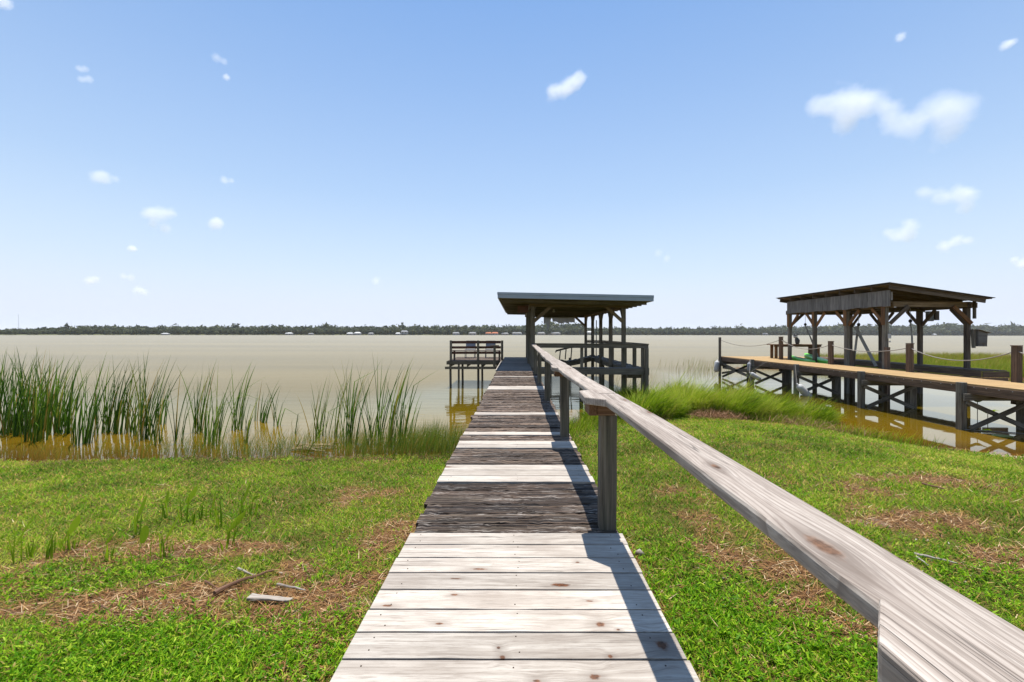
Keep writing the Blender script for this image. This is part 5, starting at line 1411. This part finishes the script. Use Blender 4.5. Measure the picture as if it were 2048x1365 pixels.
# ================================================================== FAR SHORE: houses, mast
HOUSES = [(330, 10, 3, "hwhite", "hwall", "single white speck of a house in the far trees at the left"), (578, 12, 4, "hwhite", "hwall", "far white house in the trees above the middle reeds"), (622, 8, 3, "hroof", "hwall", "far dim house right of the white one above the reeds"),
          (700, 11, 4, "hwhite", "hwall", "far white house left of the paired one above the right reeds"), (715, 12, 5, "hwhite", "hwall", "far white house touching its left neighbour above the right reeds"), (742, 9, 4, "hroof", "hwall", "far small house with grey roof above the nearest reed group"),
          (796, 8, 4, "hwhite", "hwall", "far small white house left of the two storey one"), (809, 13, 6, "hroof", "hwall", "far two storey pale house left of the bench platform"), (912, 13, 5, "hroof", "hwall", "far grey house above the bench's left end"),
          (945, 15, 5, "hroof", "htan", "far wide grey house above the bench"), (977, 12, 5, "horange", "htan", "left far house with a bright orange roof"), (990, 13, 5, "horange", "hwall", "right far house with a bright orange roof and pale wall"),
          (1010, 14, 4, "hroof", "htan", "far dark roofed house right of the orange roofs"), (1034, 20, 5, "hroof", "hwall", "far long grey house just left of the shelter posts"), (1082, 16, 5, "hroof", "htan", "far grey house seen under the shelter roof, leftmost there"),
          (1108, 26, 5, "hroof", "htan", "far long low house seen under the shelter roof"), (1180, 14, 5, "hwhite", "hwall", "far white house seen between the shelter's rear posts"), (1530, 10, 4, "hroof", "hwall", "far small house left of the boat shed"), (1868, 8, 3, "hwhite", "hwall", "far white speck of a house right of the sling")]
for (px, wpx, hpx, rm, wm, lab) in HOUSES:
    d = float(shore_depth(px)) - 2; X = (px - CX) / F * d; w = wpx * d / F; h = hpx * d / F * 1.1; z0 = 0.5
    if px in (809, 1180): z0 += 2.2 * d / F
    e = empty("house", (X, d, z0), lab, "house", "houses along the far shore")
    mb = MB(); mb.box((X - w / 2, d - 2, z0 - 1.0), (X + w / 2, d + 3, z0 + h * 0.55)); wl = mb.build("wall", M[wm], e)
    mb = MB(); yo = 0.5
    A = [(X - w / 2 - .4, d - 2.6, z0 + h * 0.55), (X + w / 2 + .4, d - 2.6, z0 + h * 0.55), (X + w / 2 + .4, d + 3.6, z0 + h * 0.55), (X - w / 2 - .4, d + 3.6, z0 + h * 0.55), (X - w * 0.36, d + 0.5, z0 + h), (X + w * 0.36, d + 0.5, z0 + h)]
    mb.raw(A, [(0, 1, 5, 4), (1, 2, 5), (2, 3, 4, 5), (3, 0, 4), (3, 2, 1, 0)]); mb.build("roof", M[rm], e)
    for sx in (-0.25, 0.22):
        mb = MB(); mb.box((X + sx * w - w * 0.09, d - 2.06, z0 + h * 0.1), (X + sx * w + w * 0.09, d - 2.004, z0 + h * 0.42)); mb.build("window", M["glass"], e)
mst = empty("radio_mast", ((37 - CX) / F * 1500, 1500, 4), "thin pale radio mast above the far trees at the left edge", "mast")
mx = mst.location.x; s_ = 1500 / F
mb = MB()
for k_ in range(3):
    a = k_ * 2.094
    mb.tube([(mx + 0.6 * math.cos(a) + 1.5, 1500 + 0.6 * math.sin(a), 0), (mx + 0.25 * math.cos(a) - 1.0, 1500 + 0.25 * math.sin(a), 66)], 0.14, 5)
for z in range(2, 64, 3):
    t_ = z / 66; c = mx + 1.5 - 2.5 * t_; r_ = 0.6 - 0.35 * t_
    for k_ in range(3):
        a, b = k_ * 2.094, (k_ + 1) * 2.094
        mb.tube([(c + r_ * math.cos(a), 1500 + r_ * math.sin(a), z), (c + r_ * math.cos(b), 1500 + r_ * math.sin(b), z + 2.4)], 0.09, 4)
mb.build("lattice", M["steel"], mst)
mb = MB(); mb.tube([(mx - 2.6, 1500, 19.5), (mx - 2.6, 1500, 21.5)], 0.9, 8); mb.tube([(mx - 2.6, 1500, 20.4), (mx + 0.8, 1500, 20.4)], 0.2, 5); mb.build("dish", M["steel"], mst)
# ================================================================== CLOUDS
def cloud(px, py, wpx, lobes, dens, label, seed):
    CL_D = 2100.0 + (seed * 397) % 1500
    """lobes: (dx, dz, r) in units of half the width"""
    S = wpx / 2 * CL_D / F
    X = (px - CX) / F * CL_D; Z = HC + (HY - py) * CL_D / F
    bm = bmesh.new()
    me = bpy.data.meshes.new("cloud")
    for (dx, dz, r) in lobes:                    # points on every lobe, then one closed hull round them
        for i_ in range(60):
            zz = 1 - 2 * (i_ + 0.5) / 60; ph = i_ * 2.39996; rr_ = math.sqrt(1 - zz * zz)
            bm.verts.new((dx + r * 1.25 * rr_ * math.cos(ph), r * 1.25 * rr_ * math.sin(ph), dz + r * 1.25 * zz))
    res = bmesh.ops.convex_hull(bm, input=list(bm.verts))
    bmesh.ops.delete(bm, geom=[v for v in bm.verts if not v.link_faces], context='VERTS')
    bm.to_mesh(me); bm.free()
    m, t = new_mat("cloud_vapour"); k = NT(t)
    tc = k.n("ShaderNodeTexCoord").outputs["Object"]
    acc = None
    for (dx, dz, r) in lobes:
        vs = k.n("ShaderNodeVectorMath", operation='DISTANCE'); k.l(tc, vs.inputs[0]); vs.inputs[1].default_value = (dx, 0, dz)
        dr = k.math('DIVIDE', vs.outputs["Value"], r * 1.12)
        f = k.math('MAXIMUM', k.math('SUBTRACT', 1.0, k.math('MULTIPLY', dr, dr)), 0.0)
        f = k.math('MULTIPLY', f, f)
        acc = f if acc is None else k.math('ADD', acc, f)
    acc = k.math('MINIMUM', acc, 1.0)
    nz = k.noise(k.mapv(tc, (1, 1, 1.3), (seed * 3.1, seed * 1.7, seed)), 3.0, 8, 0.72)
    dn = k.math('MULTIPLY', k.math('ADD', k.math('SUBTRACT', k.math('MULTIPLY', acc, 1.3), 0.28), k.math('MULTIPLY', k.math('SUBTRACT', nz, 0.5), 2.3)), dens * 0.36 / S, clamp=False)
    dn = k.math('MAXIMUM', dn, 0.0)
    pv = k.n("ShaderNodeVolumePrincipled"); pv.inputs["Color"].default_value = (1, 1, 1, 1)
    k.l(dn, pv.inputs["Density"]); pv.inputs["Anisotropy"].default_value = 0.0
    k.out(None, pv.outputs[0])
    o = link("cloud", me, m)
    o.location = (X, CL_D, Z); o.scale = (S, S, S)
    tag(o, label, "cloud", "small fair weather clouds")
CL = [
    (205, 357, 76, [(-.25, 0, .48), (.1, .02, .42), (.6, -.08, .25)], 3.2, "soft round cloud at left, level with the small wisp by the upper middle left"),
    (315, 440, 92, [(-.35, .2, .36), (.05, .22, .42), (.5, .2, .3), (.3, -.35, .3), (-.2, -.2, .25)], 4.5, "largest left cloud with a ragged lower tail"),
    (430, 450, 42, [(0, 0, .75), (.25, .2, .5)], 3.5, "small roundish cloud right of the largest left cloud"),
    (455, 362, 40, [(-.3, 0, .5), (.35, -.05, .35)], 3.0, "little flat wisp above the small roundish cloud"),
    (263, 499, 26, [(0, 0, .7), (.4, -.1, .4)], 4.0, "tiny bright puff below the largest left cloud"),
    (183, 563, 40, [(-.3, -.05, .5), (.3, .08, .5)], 4.0, "small low cloud near the far left trees"),
    (255, 557, 40, [(-.4, .1, .4), (.3, 0, .45)], 2.6, "faint upper half of the low broken pair of clouds at left"),
    (280, 584, 40, [(-.2, .05, .55), (.35, -.1, .45)], 3.6, "pinkish lower half of the low broken pair of clouds at left"),
    (1132, 174, 92, [(-.5, -.2, .42), (-.05, -.08, .44), (.3, .12, .44), (.52, .36, .34)], 6.0, "compact white cloud high above the boardwalk"),
    (1705, 215, 170, [(-.72, .05, .32), (-.42, .08, .3), (-.05, .1, .45), (-.15, -.3, .34), (.35, .12, .4), (.75, -.05, .3)], 5.5, "left bright half of the big twin cloud at upper right"),
    (1858, 228, 190, [(-.7, -.15, .32), (-.35, -.2, .36), (.15, .12, .42), (.55, .08, .42), (.35, -.3, .35)], 4.2, "right half of the big twin cloud at upper right"),
    (1895, 393, 120, [(-.7, .15, .3), (-.2, 0, .36), (.3, .1, .36), (.6, .05, .36), (.55, -.3, .28)], 4.5, "drooping bowed cloud below the big twin cloud"),
    (1810, 462, 92, [(.2, .25, .4), (-.3, -.15, .4), (.15, -.15, .38), (-.7, -.05, .25)], 4.5, "boot shaped cloud above the boat shed roof"),
    (1910, 485, 76, [(-.5, -.15, .42), (.1, .1, .4), (.6, .12, .3)], 4.5, "slim slanting cloud right of the boot shaped one"),
    (2042, 524, 46, [(-.5, .2, .4), (.2, -.1, .6)], 4.5, "cloud cut by the right photo edge above the far trees"),
    (2015, 87, 40, [(-.2, -.1, .6), (.4, .2, .45)], 4.0, "small cloud near the top right corner"),
    (1800, 73, 30, [(0, 0, .75)], 2.6, "tiny faint puff at top right, left of the corner cloud"),
    (163, 140, 40, [(-.2, 0, .42), (.3, 0, .4)], 2.4, "faint upper streak of the thin pair at upper left"),
    (172, 161, 44, [(-.4, 0, .4), (.2, 0, .45)], 2.8, "faint lower streak of the thin pair at upper left"),
    (437, 119, 44, [(-.2, .05, .5), (.4, -.2, .4)], 2.0, "barely visible wisp high above the reeds"),
    (452, 156, 22, [(0, 0, .75)], 2.8, "tiny puff under the barely visible wisp"),
    (1325, 512, 50, [(-.3, .2, .4), (.3, -.2, .4)], 1.9, "very faint wisp right of the boat shelter roof"),
    (4, 6, 44, [(0, 0, .8)], 3.5, "cloud scrap in the top left corner"),
    (752, 563, 30, [(0, 0, .75)], 1.8, "barely visible speck of cloud low over the lake's middle"),
]
for i, (px, py, w, lob, dn, lab) in enumerate(CL):
    cloud(px, py, w * 1.12, lob, dn, lab, i + 1)

# ================================================================== HUMID AIR
m, t = new_mat("haze_air"); k = NT(t)
pv = k.n("ShaderNodeVolumePrincipled")
pv.inputs["Color"].default_value = (0.92, 0.95, 1.0, 1)
pv.inputs["Density"].default_value = 0.00008
k.out(None, pv.outputs[0])
mb = MB()
HB = 9600
mb.raw([(-HB, -HB, -2.7), (HB, -HB, -2.7), (HB, HB, -2.7), (-HB, HB, -2.7), (-HB, -HB, 95), (HB, -HB, 95), (HB, HB, 95), (-HB, HB, 95)],
       [(3, 2, 1, 0), (4, 5, 6, 7), (0, 1, 5, 4), (1, 2, 6, 5), (2, 3, 7, 6), (3, 0, 4, 7)])
tag(mb.build("haze", m), kind="stuff")
